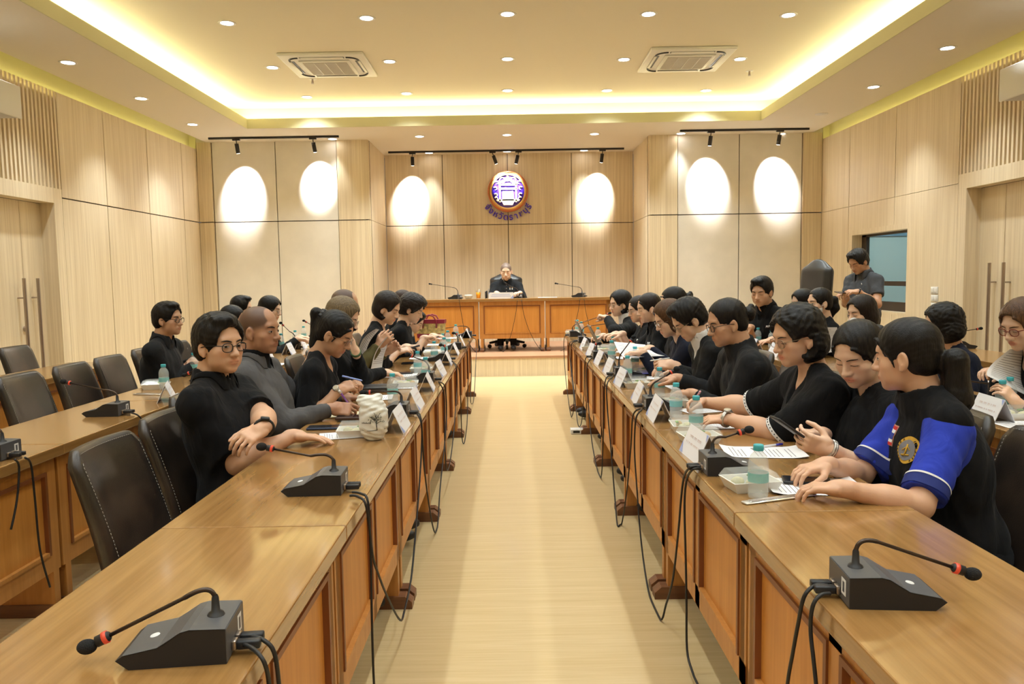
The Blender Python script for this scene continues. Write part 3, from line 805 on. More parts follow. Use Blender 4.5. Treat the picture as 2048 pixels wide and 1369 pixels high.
# ------------------------------------------------------------------ people
def skin(name, col):
    if name in MATS: return MATS[name]
    m, nt, b = _newmat(name)
    at = nt.nodes.new('ShaderNodeAttribute'); at.attribute_name = 'tint'
    mx = nt.nodes.new('ShaderNodeMix'); mx.data_type = 'RGBA'; mx.blend_type = 'MULTIPLY'; mx.inputs[0].default_value = 1; mx.inputs[6].default_value = (*col, 1)
    nt.links.new(at.outputs['Color'], mx.inputs[7])
    tc = nt.nodes.new('ShaderNodeTexCoord'); n = nt.nodes.new('ShaderNodeTexNoise'); n.inputs['Scale'].default_value = 90; n.inputs['Detail'].default_value = 3
    nt.links.new(tc.outputs['Object'], n.inputs['Vector'])
    bp = nt.nodes.new('ShaderNodeBump'); bp.inputs['Strength'].default_value = .08; bp.inputs['Distance'].default_value = .004
    nt.links.new(n.outputs[0], bp.inputs['Height']); nt.links.new(bp.outputs[0], b.inputs['Normal'])
    nt.links.new(mx.outputs[2], b.inputs['Base Color']); b.inputs['Roughness'].default_value = .48
    b.inputs['Subsurface Weight'].default_value = .12; b.inputs['Subsurface Scale'].default_value = .006; b.inputs['Subsurface Radius'].default_value = (1, .35, .2)
    return m
def cloth(name, col, rough=.85, bump=.25, scale=14, knit=0):
    if name in MATS: return MATS[name]
    m, nt, b = _newmat(name)
    b.inputs['Base Color'].default_value = (*col, 1); b.inputs['Roughness'].default_value = rough; b.inputs['Sheen Weight'].default_value = .03; b.inputs['Specular IOR Level'].default_value = .2
    tc = nt.nodes.new('ShaderNodeTexCoord'); mp = nt.nodes.new('ShaderNodeMapping'); mp.inputs['Scale'].default_value = (scale, scale, scale * .45)
    n = nt.nodes.new('ShaderNodeTexNoise'); n.inputs['Scale'].default_value = 1; n.inputs['Detail'].default_value = 2.5; n.inputs['Distortion'].default_value = 1.2
    nt.links.new(tc.outputs['Object'], mp.inputs[0]); nt.links.new(mp.outputs[0], n.inputs['Vector'])
    bp = nt.nodes.new('ShaderNodeBump'); bp.inputs['Strength'].default_value = bump; bp.inputs['Distance'].default_value = .035
    nt.links.new(n.outputs[0], bp.inputs['Height']); nt.links.new(bp.outputs[0], b.inputs['Normal'])
    return m
def hairm(name, col, rough=.44):
    if name in MATS: return MATS[name]
    m, nt, b = _newmat(name)
    tc = nt.nodes.new('ShaderNodeTexCoord'); mp = nt.nodes.new('ShaderNodeMapping'); mp.inputs['Scale'].default_value = (330, 330, 7)
    n = nt.nodes.new('ShaderNodeTexNoise'); n.inputs['Scale'].default_value = 1; n.inputs['Detail'].default_value = 2; n.inputs['Distortion'].default_value = .6
    nt.links.new(tc.outputs['Object'], mp.inputs[0]); nt.links.new(mp.outputs[0], n.inputs['Vector'])
    r = nt.nodes.new('ShaderNodeValToRGB'); r.color_ramp.elements[0].color = (*[c * .55 for c in col], 1); r.color_ramp.elements[1].color = (*[c * 1.7 for c in col], 1)
    r.color_ramp.elements[0].position = .35; r.color_ramp.elements[1].position = .7
    nt.links.new(n.outputs[0], r.inputs[0]); nt.links.new(r.outputs[0], b.inputs['Base Color'])
    bp = nt.nodes.new('ShaderNodeBump'); bp.inputs['Strength'].default_value = .38; bp.inputs['Distance'].default_value = .004
    nt.links.new(n.outputs[0], bp.inputs['Height']); nt.links.new(bp.outputs[0], b.inputs['Normal'])
    b.inputs['Roughness'].default_value = rough; b.inputs['Specular IOR Level'].default_value = .26
    return m
SK = {'tan': (.54, .305, .185), 'light': (.74, .49, .345), 'mid': (.64, .385, .25), 'dark': (.42, .215, .125)}
HC = {'black': (.0055, .0045, .0045), 'brown': (.030, .015, .009), 'dark_brown': (.012, .0075, .006), 'ash': (.14, .10, .055), 'grey': (.09, .075, .065), 'auburn': (.075, .035, .015)}
M_EYEW = mat('eye_white', (.62, .58, .54), .25); M_IRIS = mat('eye_iris', (.012, .007, .005), .12); M_LASH = mat('lash_dark', (.015, .010, .008), .6)
M_LENS = mat('spectacle_lens', (.95, .96, 1.0), .02, trans=1.0, ior=1.12); M_LENSD = mat('tinted_lens', (.55, .55, .68), .03, trans=.9, ior=1.15)

def frame(f, up=(0, 0, 1)):
    f = nrm(V(*f)); r = nrm(np.cross(f, V(*up))); u = np.cross(r, f)
    return np.stack([r, f, u], 1)         # columns: right, forward, up
def rot_ax(ax, a):
    ax = nrm(ax); K = np.array([[0, -ax[2], ax[1]], [ax[2], 0, -ax[0]], [-ax[1], ax[0], 0]])
    return np.eye(3) + math.sin(a) * K + (1 - math.cos(a)) * K @ K

def head_prims(o):
    fat = o.get('fat', 1.0); fem = o.get('fem', False)
    jw = (.047 if fem else .052) * fat
    P = [ell((0, -.012, .036), (.076, .094, .082)),
         ell((0, .020, -.030), (.064 * (fat + 1) / 2, .064, .078), k=.03),
         ell((0, .028, -.072), (jw, .050, .036), k=.025),
         ell((0, .066, -.094), (.021 * fat, .018, .017), k=.02),
         ell((.043, .048, -.028), (.022 * fat, .022, .020), k=.02), ell((-.043, .048, -.028), (.022 * fat, .022, .020), k=.02),
         ell((0, .071, .026), (.046, .014, .013), k=.018),
         ell((.036, .042, -.058), (.020 * fat, .024, .022), k=.02), ell((-.036, .042, -.058), (.020 * fat, .024, .022), k=.02),
         ell((.031, .094, .001), (.021, .016, .013), k=.014, op='-'), ell((-.031, .094, .001), (.021, .016, .013), k=.014, op='-'),
         ell((.031, .0665, -.001), (.0165, .0150, .0125), k=.006), ell((-.031, .0665, -.001), (.0165, .0150, .0125), k=.006),
         cap((0, .080, .010), (0, .099, -.030), .0075, .0115, k=.012),
         ell((0, .101, -.033), (.0125, .011, .0105), k=.006), ell((.0125, .090, -.036), (.0085, .010, .008), k=.007), ell((-.0125, .090, -.036), (.0085, .010, .008), k=.007),
         ell((.006, .097, -.044), (.0035, .005, .004), k=.003, op='-'), ell((-.006, .097, -.044), (.0035, .005, .004), k=.003, op='-'),
         ell((0, .076, -.062), (.026, .014, .016), k=.014),
         ell((0, .0850, -.0588), (.021, .0072, .0046), k=.005), ell((0, .0842, -.0682), (.018, .0076, .0054), k=.005),
         ell((0, .097, -.0632), (.022, .008, .0016), k=.003, op='-'),
         ]
    for s in (1, -1):
        R = rot_ax(V(0, 0, 1), s * .35)
        P += [ell((s * .079, -.008, -.012), (.009, .018, .031), R, k=.008), ell((s * .088, -.004, -.006), (.006, .011, .018), R, k=.004, op='-'), ell((s * .078, .000, -.038), (.006, .008, .010), k=.006)]
    return P
def hair_prims(o):
    st = o.get('hair', 'short'); P = []; of = {'buzz': .004, 'bald': .0015, 'pony': .007, 'bun': .007, 'short': .014, 'full': .017, 'bob': .016, 'long': .015, 'curly': .020, 'fluffy': .030, 'tied': .009}[st]
    P += [ell((0, -.014, .038), (.077 + of, .095 + of, .083 + of)), ell((0, -.045, -.012), (.066 + of, .058 + of, .062 + of), k=.02)]
    fh = o.get('hairline', {'pony': .012, 'tied': .012, 'bun': .012, 'full': .008, 'curly': .008, 'bob': .006, 'long': .008}.get(st, 0.0))
    if st in ('full', 'short'): P += [ell((.01, .035, .105), (.055, .050, .026), k=.02)]
    if st == 'fluffy': P += [ell((0, .035, .085), (.075, .070, .050), k=.02), ell((0, -.05, .03), (.10, .08, .09), k=.03)]
    if st == 'bob': P += [ell((0, -.022, -.035), (.094, .082, .080), k=.03)]
    if st == 'long': P += [ell((0, -.026, -.03), (.090, .080, .09), k=.03)]
    if st == 'curly': P += [ell((0, -.035, -.045), (.105, .085, .080), k=.03)]
    # cut away the face
    P += [ell((0, .130, -.002 + fh), (.086, .098, .090), k=.006, op='-'), ell((0, .10, -.09), (.075, .10, .07), k=.01, op='-')]
    if st in ('bob', 'long', 'curly'):
        P += [ell((0, .07, -.09), (.060, .07, .13), k=.01, op='-')]
        zc = {'bob': -.105, 'long': -.14, 'curly': -.125}[st]
        P += [plane((0, 0, zc), (0, -.25, -1), k=.012)]
        if o.get('ear_out'):
            for s in (1, -1): P += [ell((s * .10, .015, -.035), (.045, .034, .050), k=.008, op='-')]
        for s in (1, -1): P += [ell((s * .085, .085, -.05), (.04, .055, .085), k=.01, op='-')]
    else:
        for s in (1, -1):
            P += [ell((s * .084, .080, -.045), (.040, .052, .075), k=.008, op='-'), ell((s * .096, -.002, -.028), (.036, .026, .040), k=.006, op='-'), ell((s * .08, .045, -.075), (.04, .06, .055), k=.006, op='-')]
        if st in ('short', 'full', 'buzz', 'bald', 'fluffy'):
            P += [plane((0, -.02, -.062), (0, .30, -1), k=.012)]
        else: P += [plane((0, -.02, -.072), (0, .30, -1), k=.012)]
    if st in ('bob', 'long', 'tied', 'curly', 'pony') and not o.get('nopart'):
        px_ = o.get('part', .018); P += [cap((px_, .085, .098), (px_ * .6, .0, .125 + of), .0030, .0022, k=.006, op='-')]
    if o.get('fem') and st in ('pony', 'tied', 'bun', 'long'):
        for s in (1, -1): P += [cap((s * .040, .078, .066), (s * .068, .036, .020), .006, .007, k=.010), cap((s * .068, .036, .020), (s * .0735, .022, -.030), .0065, .0025, k=.008)]
    if st == 'bald': P += [ell((0, .04, .14), (.066, .12, .075), k=.005, op='-')]
    if st == 'buzz' and o.get('recede'): P += [ell((0, .10, .09), (.062, .07, .06), k=.005, op='-')]
    if st == 'pony' or st == 'tied':
        pl = o.get('pony', .30); sw = o.get('swing', 0.0); z0 = o.get('ponyz', .02)
        dn = V(*o.get('_dn', (0, 0, -1))); p1 = V(0, -.142, z0 - .008); p2 = p1 + dn * pl * .5 + V(sw * .5, -.006, 0); p3 = p1 + dn * pl + V(sw, .015, 0); q_ = o.get('thick', 1.0)
        P += [cap((0, -.10, z0), p1, .018, .028 * q_, k=.012), cap(p1, p2, .030 * q_, .038 * q_, k=.02), cap(p2, p3, .036 * q_, .010, k=.02)]
    if st == 'bun': P += [ell((0, -.125, .012), (.040, .034, .040), k=.008), ell((.01, -.15, .03), (.02, .02, .03), k=.01)]
    if st == 'long':
        L = o.get('len', .30)
        dn = V(*o.get('_dn', (0, 0, -1))); P += [cap((0, -.075, -.05), V(0, -.09, -.06) + dn * L, .060, .050, k=.04)]
        for s in (1, -1): P += [cap((s * .055, -.04, -.05), V(s * .070, -.045, -.05) + dn * L * .9, .042, .026, k=.03)]
    am = {'curly': .0035, 'fluffy': .004, 'full': .0016, 'short': .0014}.get(st, .0008)
    if st == 'bald' or st == 'buzz': am = .0004
    fr = 95 if st in ('curly', 'fluffy') else 150
    sd = o.get('seed', 0)
    if st in ('curly', 'fluffy'): P += [warp(lambda X, Y, Z: .0030 * (np.sin(105 * X + 2.5 * np.sin(60 * Z + sd)) * np.sin(98 * Y + 2 * np.sin(70 * X)) * np.sin(92 * Z + 2 * np.sin(55 * Y))) + .0012 * np.sin(230 * X + 9 * np.sin(30 * Z)))]
    else: P += [warp(lambda X, Y, Z: am * (np.sin(fr * X + 12 * np.sin(20 * Z + sd)) * np.cos(fr * .8 * Y + 9 * np.sin(16 * Z)) + .6 * np.sin(fr * 1.7 * (X + Y) + 8 * Z)))]
    return P
def patch(prims, pts, off, y0=.16):
    """project (x,z) points on to the face from the front"""
    pts = np.array(pts, float); P = np.stack([pts[:, 0], np.full(len(pts), y0), pts[:, 1]], 1)
    for _ in range(40):
        d = ev(prims, P); P[:, 1] -= np.clip(d * .8, -.01, .02)
    P[:, 1] += off; return P
def strip(prims, line, wid, off=.0008):
    """thin closed ribbon along a list of (x,z) with half widths"""
    n = len(line); pts = []
    for (x, z), w in zip(line, wid): pts += [(x, z + w), (x, z - w)]
    P = patch(prims, pts, off); Q = [[2 * i, 2 * i + 1, 2 * i + 3, 2 * i + 2] for i in range(n - 1)]
    P2 = P.copy(); P2[:, 1] -= off + .001
    Qb = [[a + 2 * n for a in q[::-1]] for q in Q]; E = []
    for i in range(n - 1):
        E.append([2 * i, 2 * i + 2, 2 * i + 2 + 2 * n, 2 * i + 2 * n]); E.append([2 * i + 3, 2 * i + 1, 2 * i + 1 + 2 * n, 2 * i + 3 + 2 * n])
    return np.concatenate([P, P2]), np.array(Q + Qb + E)
def ik(S, W, a, b, pole):
    d = W - S; L = np.linalg.norm(d)
    if L > .985 * (a + b): k = L / (.985 * (a + b)); a *= k; b *= k
    if L < abs(a - b) + .03: L = abs(a - b) + .03
    ax = d / np.linalg.norm(d); ca = (a * a + L * L - b * b) / (2 * a * L); sa = math.sqrt(max(0, 1 - ca * ca))
    p = pole - ax * (pole @ ax); p = nrm(p)
    return S + ax * a * ca + p * a * sa
CURL = {'flat': (8, 12, 8), 'relax': (22, 32, 22), 'grip': (52, 62, 40), 'fist': (78, 88, 50), 'pen': (48, 52, 34), 'type': (20, 48, 30), 'point': (30, 40, 30), 'hold': (30, 42, 28)}
def hand_prims(W, fd, up, side, pose, sc=1.0):
    """W wrist, fd finger direction, up back-of-hand normal, side +1 = right hand"""
    fd = nrm(fd); up = nrm(up - fd * (up @ fd)); th = nrm(np.cross(fd, up)) * (-side)     # thumb direction
    R = np.stack([th, fd, up], 1); c = CURL[pose]; P = []
    L = lambda x, y, z: W + R @ (V(x, y, z) * sc)
    P += [rbox(L(.002, .048, -.001), V(.038, .044, .0125) * sc, .012 * sc, R, k=.0), ell(L(.012, .030, -.008), V(.024, .032, .014) * sc, R, k=.01), cap(L(0, -.02, 0), L(.0, .022, 0), .0235 * sc, .026 * sc, k=.015)]
    fx = (.031, .0105, -.0105, -.031); ln = (.072, .080, .074, .058); rr = (.0088, .0090, .0086, .0076)
    for i in range(4):
        p = L(fx[i], .084 if i < 3 else .078, .000); ang = 0.0; sp = (.09, .02, -.03, -.10)[i]
        d0 = R @ nrm(V(sp, 1, 0)); seg = (.45, .31, .24)
        fc = 1.0
        if pose == 'point' and i == 0: fc = .25
        if pose == 'point' and i > 0: fc = 1.7
        if pose == 'pen': fc = (.75, .9, 1.15, 1.25)[i]
        if pose == 'type': fc = (.9, 1.0, 1.0, .9)[i]
        q = p
        for j in range(3):
            ang += math.radians(c[j] * fc)
            d = nrm(d0 * math.cos(ang) - up * math.sin(ang))
            q2 = q + d * ln[i] * seg[j] * sc
            r0 = rr[i] * (1 - .09 * j) * sc; r1 = rr[i] * (1 - .09 * (j + 1)) * sc
            P.append(cap(q, q2, r0, r1, k=.007 if j == 0 else .002)); q = q2
    t0 = L(.026, .018, -.006)
    tc = {'flat': (.75, .66, -.10), 'relax': (.62, .70, -.32), 'grip': (.30, .62, -.72), 'fist': (.15, .65, -.75), 'pen': (.20, .75, -.62), 'type': (.62, .72, -.30), 'point': (.2, .7, -.65), 'hold': (.45, .55, -.70)}[pose]
    d = R @ nrm(V(*tc)); t1 = t0 + d * .046 * sc; d = nrm(d + R @ V(-.30, .55, -.05)); t2 = t1 + d * .034 * sc; d = nrm(d + R @ V(-.25, .3, -.10)); t3 = t2 + d * .026 * sc
    P += [cap(t0, t1, .0150 * sc, .0115 * sc, k=.010), cap(t1, t2, .0110 * sc, .0098 * sc, k=.003), cap(t2, t3, .0098 * sc, .0078 * sc, k=.003)]
    return P
PEOPLE = {}
def person(key, label, hc, yaw, pitch=0, roll=0, body=0, hip=None, hipz=.50, hands=(None, None), top='black_cotton', sleeve='short', res=1.0,
           sk='mid', hc_col='black', neck='crew', glasses=None, mask=False, scale=1.0, bulk=1.0, sw=None, standing=False, group=None, legs=True, pants='dark_trousers', ear=False, lean_pole=None, vest=None, collar=None, inner=None, hem=.62, mouth=1.0, eyes='open', watch=None, **o):
    """hc: centre of the head. yaw/body headings in degrees (0 = +x, 90 = +y). hands: (right, left) each (wrist, finger dir, back dir, pose)"""
    fem = o.get('fem', False); hc = V(*hc)
    S = scale
    hy = math.radians(yaw); hp = math.radians(pitch)
    f = V(math.cos(hy) * math.cos(hp), math.sin(hy) * math.cos(hp), -math.sin(hp))
    R = frame(f); R = rot_ax(f, math.radians(roll)) @ R
    by = math.radians(body); F = V(math.cos(by), math.sin(by), 0); Rt = V(math.sin(by), -math.cos(by), 0); Z = V(0, 0, 1)
    hip = V(hip[0], hip[1], hipz)
    SKM = skin('skin_' + sk, SK[sk]); HM = hairm('hair_' + hc_col, HC[hc_col]); TOP = MATS[top]
    # neck base: below and slightly behind the head
    nb = hc + R @ (V(0, -.035, -.095) * S) ; nb = nb - Z * .048 * S - F * .018 * S
    U = nrm(nb - hip); tl = np.linalg.norm(nb - hip)
    TF = nrm(F - U * (F @ U)); T3 = np.stack([Rt, TF, U], 1)
    sw = (sw or (.142 if fem else .162)) * S * (1 + (bulk - 1) * .5)
    sh = {1: nb + Rt * sw - U * .088 * S + TF * .012, -1: nb - Rt * sw - U * .088 * S + TF * .012}
    body_o = None
    hr = .0032 * res
    # ---- head + neck island (head-local grid)
    o['_dn'] = tuple(R.T @ V(0, 0, -1)); HP = head_prims(o)
    toL = lambda p: R.T @ ((p - hc) / S)
    nl = toL(nb); n0 = V(0, -.028, -.045)
    HP2 = HP + [cap(n0, nl, .050 if fem else .058, .056 if fem else .066, k=.018)]
    ch = toL(nb - U * .10 * S); HP2 += [ell(ch, V(.098, .094 if neck == 'vee' else .064, .11) * (.92 if fem else 1), R.T @ T3, k=.035)]
    hv, hq = surf(HP2, hr)
    # tint: lips, cheeks, scalp stubble colour
    x, y, z = hv[:, 0], hv[:, 1], hv[:, 2]
    c = np.ones((len(hv), 3))
    def mix(mask_, col):
        m_ = np.clip(mask_, 0, 1)[:, None]; c[:] = c * (1 - m_) + np.array(col) * m_
    lip = np.clip(1.3 - np.sqrt((x / .023) ** 2 + ((z + .0635) / .0115) ** 2), 0, 1) * (y > .055) * 2
    mix(np.clip(lip, 0, 1) * (.85 if fem else .5), (.92, .52, .50))
    mix(np.clip(1 - np.sqrt(((np.abs(x) - .045) / .025) ** 2 + ((z + .03) / .022) ** 2), 0, 1) * .35 * (y > .02), (1.05, .80, .76))
    if not fem: mix(np.clip((-.045 - z) / .03, 0, 1) * (y > .02) * (z > -.14) * .20, (.80, .78, .80))
    if o.get('hair') == 'buzz':
        sd0 = ev(hair_prims(o)[:-1], hv); mix(np.clip(.5 - sd0 / .006, 0, 1) * o.get('stub', .8), (.11, .11, .13))
    W3 = lambda v: hc + (v * S) @ R.T
    parts = [(W3(hv), hq, SKM, c)]
    det = res <= 3.2
    if det:
        for s in (1, -1):
            ex = s * .031
            op = {'open': .0046, 'half': .0030, 'down': .0012}[eyes]
            xs = [-.0145 + .029 * i / 8 for i in range(9)]
            zc = -.0015 if eyes != 'down' else -.0050
            if eyes != 'down':
                pv, pq = strip(HP, [(ex + t, zc) for t in xs], [op * math.sqrt(max(.02, 1 - (t / .0155) ** 2)) for t in xs], .0006); parts.append((W3(pv), pq, M_EYEW, None))
                ix = o.get('gaze', 0.0) * .005
                xs2 = [-.0052 + .0104 * i / 6 for i in range(7)]
                pv, pq = strip(HP, [(ex + t + ix, zc + .0003) for t in xs2], [min(op * .95, .0054 * math.sqrt(max(.02, 1 - (t / .0056) ** 2))) for t in xs2], .0012); parts.append((W3(pv), pq, M_IRIS, None))
            pv, pq = strip(HP, [(ex + t, zc + op * math.sqrt(max(0.02, 1 - (t / .0165) ** 2)) + (0 if eyes != 'down' else -.0012 - .0 * t)) for t in xs], [.0010 if fem else .0008] * 9, .0014); parts.append((W3(pv), pq, M_LASH, None))
            bx = [-.020 + .038 * i / 8 for i in range(9)]
            pv, pq = strip(HP, [(ex + s * t, .0185 + .004 * math.cos((t - .004) / .013)) for t in bx], [.0010 + .0024 * math.sin(math.pi * (i + .8) / 9.2) * (.75 if fem else 1.1) for i in range(9)], .0010); parts.append((W3(pv), pq, HM if hc_col in ('brown', 'auburn') else M_LASH, None))
        pv, pq = strip(HP, [(-.020 + .04 * i / 8, -.0633 - .0008 * math.cos((i - 4) * .5)) for i in range(9)], [.0005] * 9, .0008); parts.append((W3(pv), pq, mat('mouth_line', (.16, .05, .04), .6), None))
    # ---- arms
    elb = {}; info = {}
    ah = .0036 * res if res < 2 else .0030 * res
    for s, hd in ((1, hands[0]), (-1, hands[1])):
        if hd is None:
            w = hip + F * .30 + Rt * s * .14 + Z * .16; hd = (w, F - Z * .2, Z, 'relax')
        w, fd, up, pose = hd[:4]; w = V(*w); fd = nrm(V(*fd)); up = V(*up)
        pole = hd[4] if len(hd) > 4 else (-Z * 1.0 + Rt * s * .45 - F * .35); pole = V(*pole)
        e = ik(sh[s], w, .275 * S, .245 * S, pole); elb[s] = (e, w)
        ar = (.040 if fem else .046) * bulk * S
        AP = [cap(sh[s] - U * .0, e, ar * 1.05, ar * .86, k=0), cap(e, e + (w - e) * .45, ar * .88, ar * .84, k=.02), cap(e + (w - e) * .35, w, ar * .86, .0245 * S, k=.02)] + hand_prims(w, fd, up, s, pose, S * (.93 if fem else 1.0))
        if sleeve in ('long', 'jacket'): AP = AP[2:]
        av, aq = surf(AP, ah)
        parts.append((av, aq, SKM, np.ones((len(av), 3)) * np.array([1.0, .97, .95])))
        info[s] = (w, fd, up)
    # ---- torso core (hidden by the clothes)
    tw = (.135 if fem else .15) * bulk * S
    TP = [ell(nb - U * .20 * S, V(tw, .095 * bulk * S, .17 * S), T3), ell(hip + U * .16, V(tw * .93, .095 * bulk * S, .16), T3, k=.05), ell(hip + U * .03, V(tw * 1.02, .12 * bulk * S, .11), T3, k=.05)]
    cv, cq = surf(TP, .018); parts.append((cv, cq, SKM, np.ones((len(cv), 3))))
    base = V(hip[0], hip[1], 0 if not standing else 0)
    if o.get('floor'): base[2] = o['floor']
    B = mesh_np('person', parts, org=base); B.location = base
    tag(B, label, 'person', group)
    def child(name, parts): ob = mesh_np(name, parts, B, org=base); return ob
    # ---- top garment
    g = .013 * S
    tw += g; off = g
    bh = (.006 if res <= 1.3 else .0075) * (1 if res <= 1.3 else 1.5 if res < 2.2 else 2.0)
    GP = [ell(nb - U * .20 * S, V(tw * 1.02, (.100 * bulk) * S + g, .175 * S), T3), ell((nb * .42 + hip * .58) + TF * .010 * bulk, V(tw * .99, (.102 * bulk) * S + g, max(.17, tl * .42)), T3, k=.07), ell(hip + U * .04 + TF * .01, V(tw * 1.08, .128 * bulk * S + g * .5, .13), T3, k=.06)]
    if fem:
        for s in (1, -1): GP.append(ell(nb - U * .235 * S + TF * .075 * bulk + Rt * s * .068, V(.062, .052, .060) * S, T3, k=.04))
    for s in (1, -1):
        e, w = elb[s]; ar = (.040 if fem else .046) * bulk * S
        GP.append(cap(nb - U * .012 * S + Rt * s * .035 * S, sh[s] + U * .012 * S, .048 * S, ar + .004 * S, k=.05))
        if sleeve == 'short':
            he = sh[s] + (e - sh[s]) * hem
            GP += [cap(sh[s], he, ar + .013 * S, ar + .019 * S, k=.055, flat=True)]
        else:
            we = e + (w - e) * {'long': .93, 'jacket': .90, 'elbow': .25, 'mid': .45}[sleeve]
            jk = .006 if sleeve == 'jacket' else 0
            GP += [cap(sh[s], e, ar + .013 * S + jk, ar + .010 * S + jk, k=.05), cap(e, we, ar + .011 * S + jk, (.037 * S + jk if sleeve in ('long', 'jacket') else ar + .01 * S), k=.015, flat=True)]
    nd = nrm(toL(nb) - n0); ndw = -R @ nd; nt_ = .070 if not fem else .062
    if neck in ('collar', 'stand'): GP += [cap(nb - U * .02, nb + (W3(n0[None])[0] - nb) * .42, (nt_ + .014) * S, (nt_ + .006) * S, k=.02, flat=True)]
    GP.append(cap(nb - U * .03, W3(n0[None])[0], (nt_ - .004) * S, (nt_ - .004) * S, k=.004, op='-'))
    if neck in ('vee', 'collar', 'jacket'):
        dv = {'vee': .15, 'collar': .055, 'jacket': .20}[neck]; wv = {'vee': .062, 'collar': .022, 'jacket': .050}[neck]
        a0 = nb + TF * .075 + U * .02; GP.append(cap(a0, nb + TF * (.115 + .02 * bulk) - U * dv, wv, .006, k=.004, op='-'))
    am = .0035 * S
    GP.append(warp(lambda X, Y, Z_: am * np.sin(38 * X + 22 * Z_ + 5 * np.sin(17 * Y)) * np.sin(26 * Y - 33 * Z_ + 4 * np.sin(21 * X))))
    gv, gq = surf(GP, bh)
    GP0 = list(GP); G = child(o.get('top_name', 'shirt'), [(gv, gq, TOP, None)])
    if vest:
        VP = [ell(p_[0], p_[1], T3, k=.06) for p_ in ((nb - U * .20 * S, V(tw * 1.02 + .010, .100 * bulk * S + g + .012, .180 * S)), ((nb * .42 + hip * .58) + TF * .010 * bulk, V(tw * .99 + .012, .102 * bulk * S + g + .012, max(.17, tl * .42))), (hip + U * .04 + TF * .01, V(tw * 1.08 + .010, .128 * bulk * S + .018, .13)))]
        for s in (1, -1):
            VP.append(cap(nb - U * .008 * S + Rt * s * .035 * S, nb + Rt * s * sw * 1.0 - U * .050 * S, .058 * S, .060 * S, k=.05))
            if fem: VP.append(ell(nb - U * .235 * S + TF * .075 * bulk + Rt * s * .066, V(.070, .062, .068) * S, T3, k=.04))
        VP += [cap(nb - U * .02, nb + (W3(n0[None])[0] - nb) * .40, .086 * S, .078 * S, k=.02, flat=True), cap(nb - U * .03, W3(n0[None])[0], .064 * S, .064 * S, k=.004, op='-')]
        VP.append(GP[-1])
        vv, vq = surf(VP, bh); child('vest', [(vv, vq, MATS[vest], None)]); GP = VP
    if neck == 'jacket' or inner:   # shirt front seen in the jacket opening
        IP = [ell(nb - U * .20 * S, V(tw - .012, .100 * bulk * S + g - .004, .178 * S), T3), cap(nb - U * .03, nb + (W3(n0[None])[0] - nb) * .55, (nt_ + .018) * S, (nt_ + .008) * S, k=.02, flat=True), cap(nb - U * .03, W3(n0[None])[0], (nt_ - .004) * S, (nt_ - .004) * S, k=.002, op='-')]
        iv, iq = surf(IP, bh * .9); child('inner_shirt', [(iv, iq, MATS[inner or 'white_cotton'], None)])
    if neck == 'collar':            # two collar leaves
        CM = MATS[collar] if collar else TOP
        ax_ = nrm(W3(n0[None])[0] - nb); c1 = nb + ax_ * .042 * S; rows_ = []
        nn = 26; gap_ = 152
        for i in range(nn + 1):
            th = math.radians(-gap_ + 2 * gap_ * i / nn); fr_ = abs(math.degrees(th)) / gap_
            dr = -TF * math.cos(th) + Rt * math.sin(th)
            pin = c1 + dr * (nt_ + .002) * S - TF * 0 - ax_ * .022 * max(0, -math.cos(th)) * S
            q = (nb + dr * (.092 + .010 * max(0, fr_ - .55)) * S + U * .10)[None]
            for _ in range(50): q = q - U * np.clip(ev(GP, q) * .7, -.01, .02)[:, None]
            pout = q[0] + U * .005 + dr * .003
            pm = (pin + pout) / 2 + (ax_ * .006 + dr * .006)
            rows_.append([pin, pm, pout, pout - U * .004, pm - ax_ * .006, pin - dr * .004 - ax_ * .004])
        mb = MB(); k_ = 6; vs = [p - base for rw in rows_ for p in rw]; fs = []
        for i in range(nn):
            for j in range(k_): fs.append((i * k_ + j, i * k_ + (j + 1) % k_, (i + 1) * k_ + (j + 1) % k_, (i + 1) * k_ + j))
        fs += [tuple(range(k_)), tuple(reversed(range(nn * k_, nn * k_ + k_)))]
        mb.add(vs, fs, CM, True); mb.build('collar', B)
    # ---- trousers, shoes
    if legs:
        LP = [ell(hip + Z * (.0 if not standing else -.02), (.165 * bulk, .155 if not standing else .12 * bulk, .105), np.stack([Rt, F, Z], 1))]
        for s in (1, -1):
            hj = hip + Rt * s * .09; 
            if standing: kn = V(hj[0], hj[1], base[2] + .48) + F * .02; an = V(hj[0], hj[1], base[2] + .09)
            else: kn = hip + Rt * s * .10 + F * .40 * S; kn[2] = hip[2] + .0; an = kn + F * o.get('shin', .0); an[2] = base[2] + .09
            LP += [cap(hj, kn, .082 * bulk, .060 * bulk, k=.03), cap(kn, an, .060 * bulk, .050, k=.01)]
            sv, sq = surf([ell(an + F * .06 - Z * .04, (.045, .125, .042), np.stack([Rt, F, Z], 1)), cap(an - Z * .02, an + Z * .02, .042, k=.02), plane((0, 0, base[2] + .004), (0, 0, -1))], .014)
            child('shoe', [(sv, sq, M_BLACK, None)])
        lv, lq = surf(LP, .016); child('trousers', [(lv, lq, MATS[pants], None)])
    # ---- hair
    if o.get('hair') not in ('none', 'buzz'):
        rv, rq = surf(hair_prims(o), .0034 * max(1.0, res * .85))
        HO = child('hair', [(W3(rv), rq, HM, None)])
        if o.get('scrunchie'):
            z0 = o.get('ponyz', .02); kv, kq = surf([ell((0, -.108, z0), (.034, .020, .036)), warp(lambda X, Y, Z_: .006 * np.sin(220 * X) * np.sin(200 * Z_))], .004)
            mesh_np('hair_scrunchie', [(W3(kv), kq, M_BLACK, None)], B, org=base)
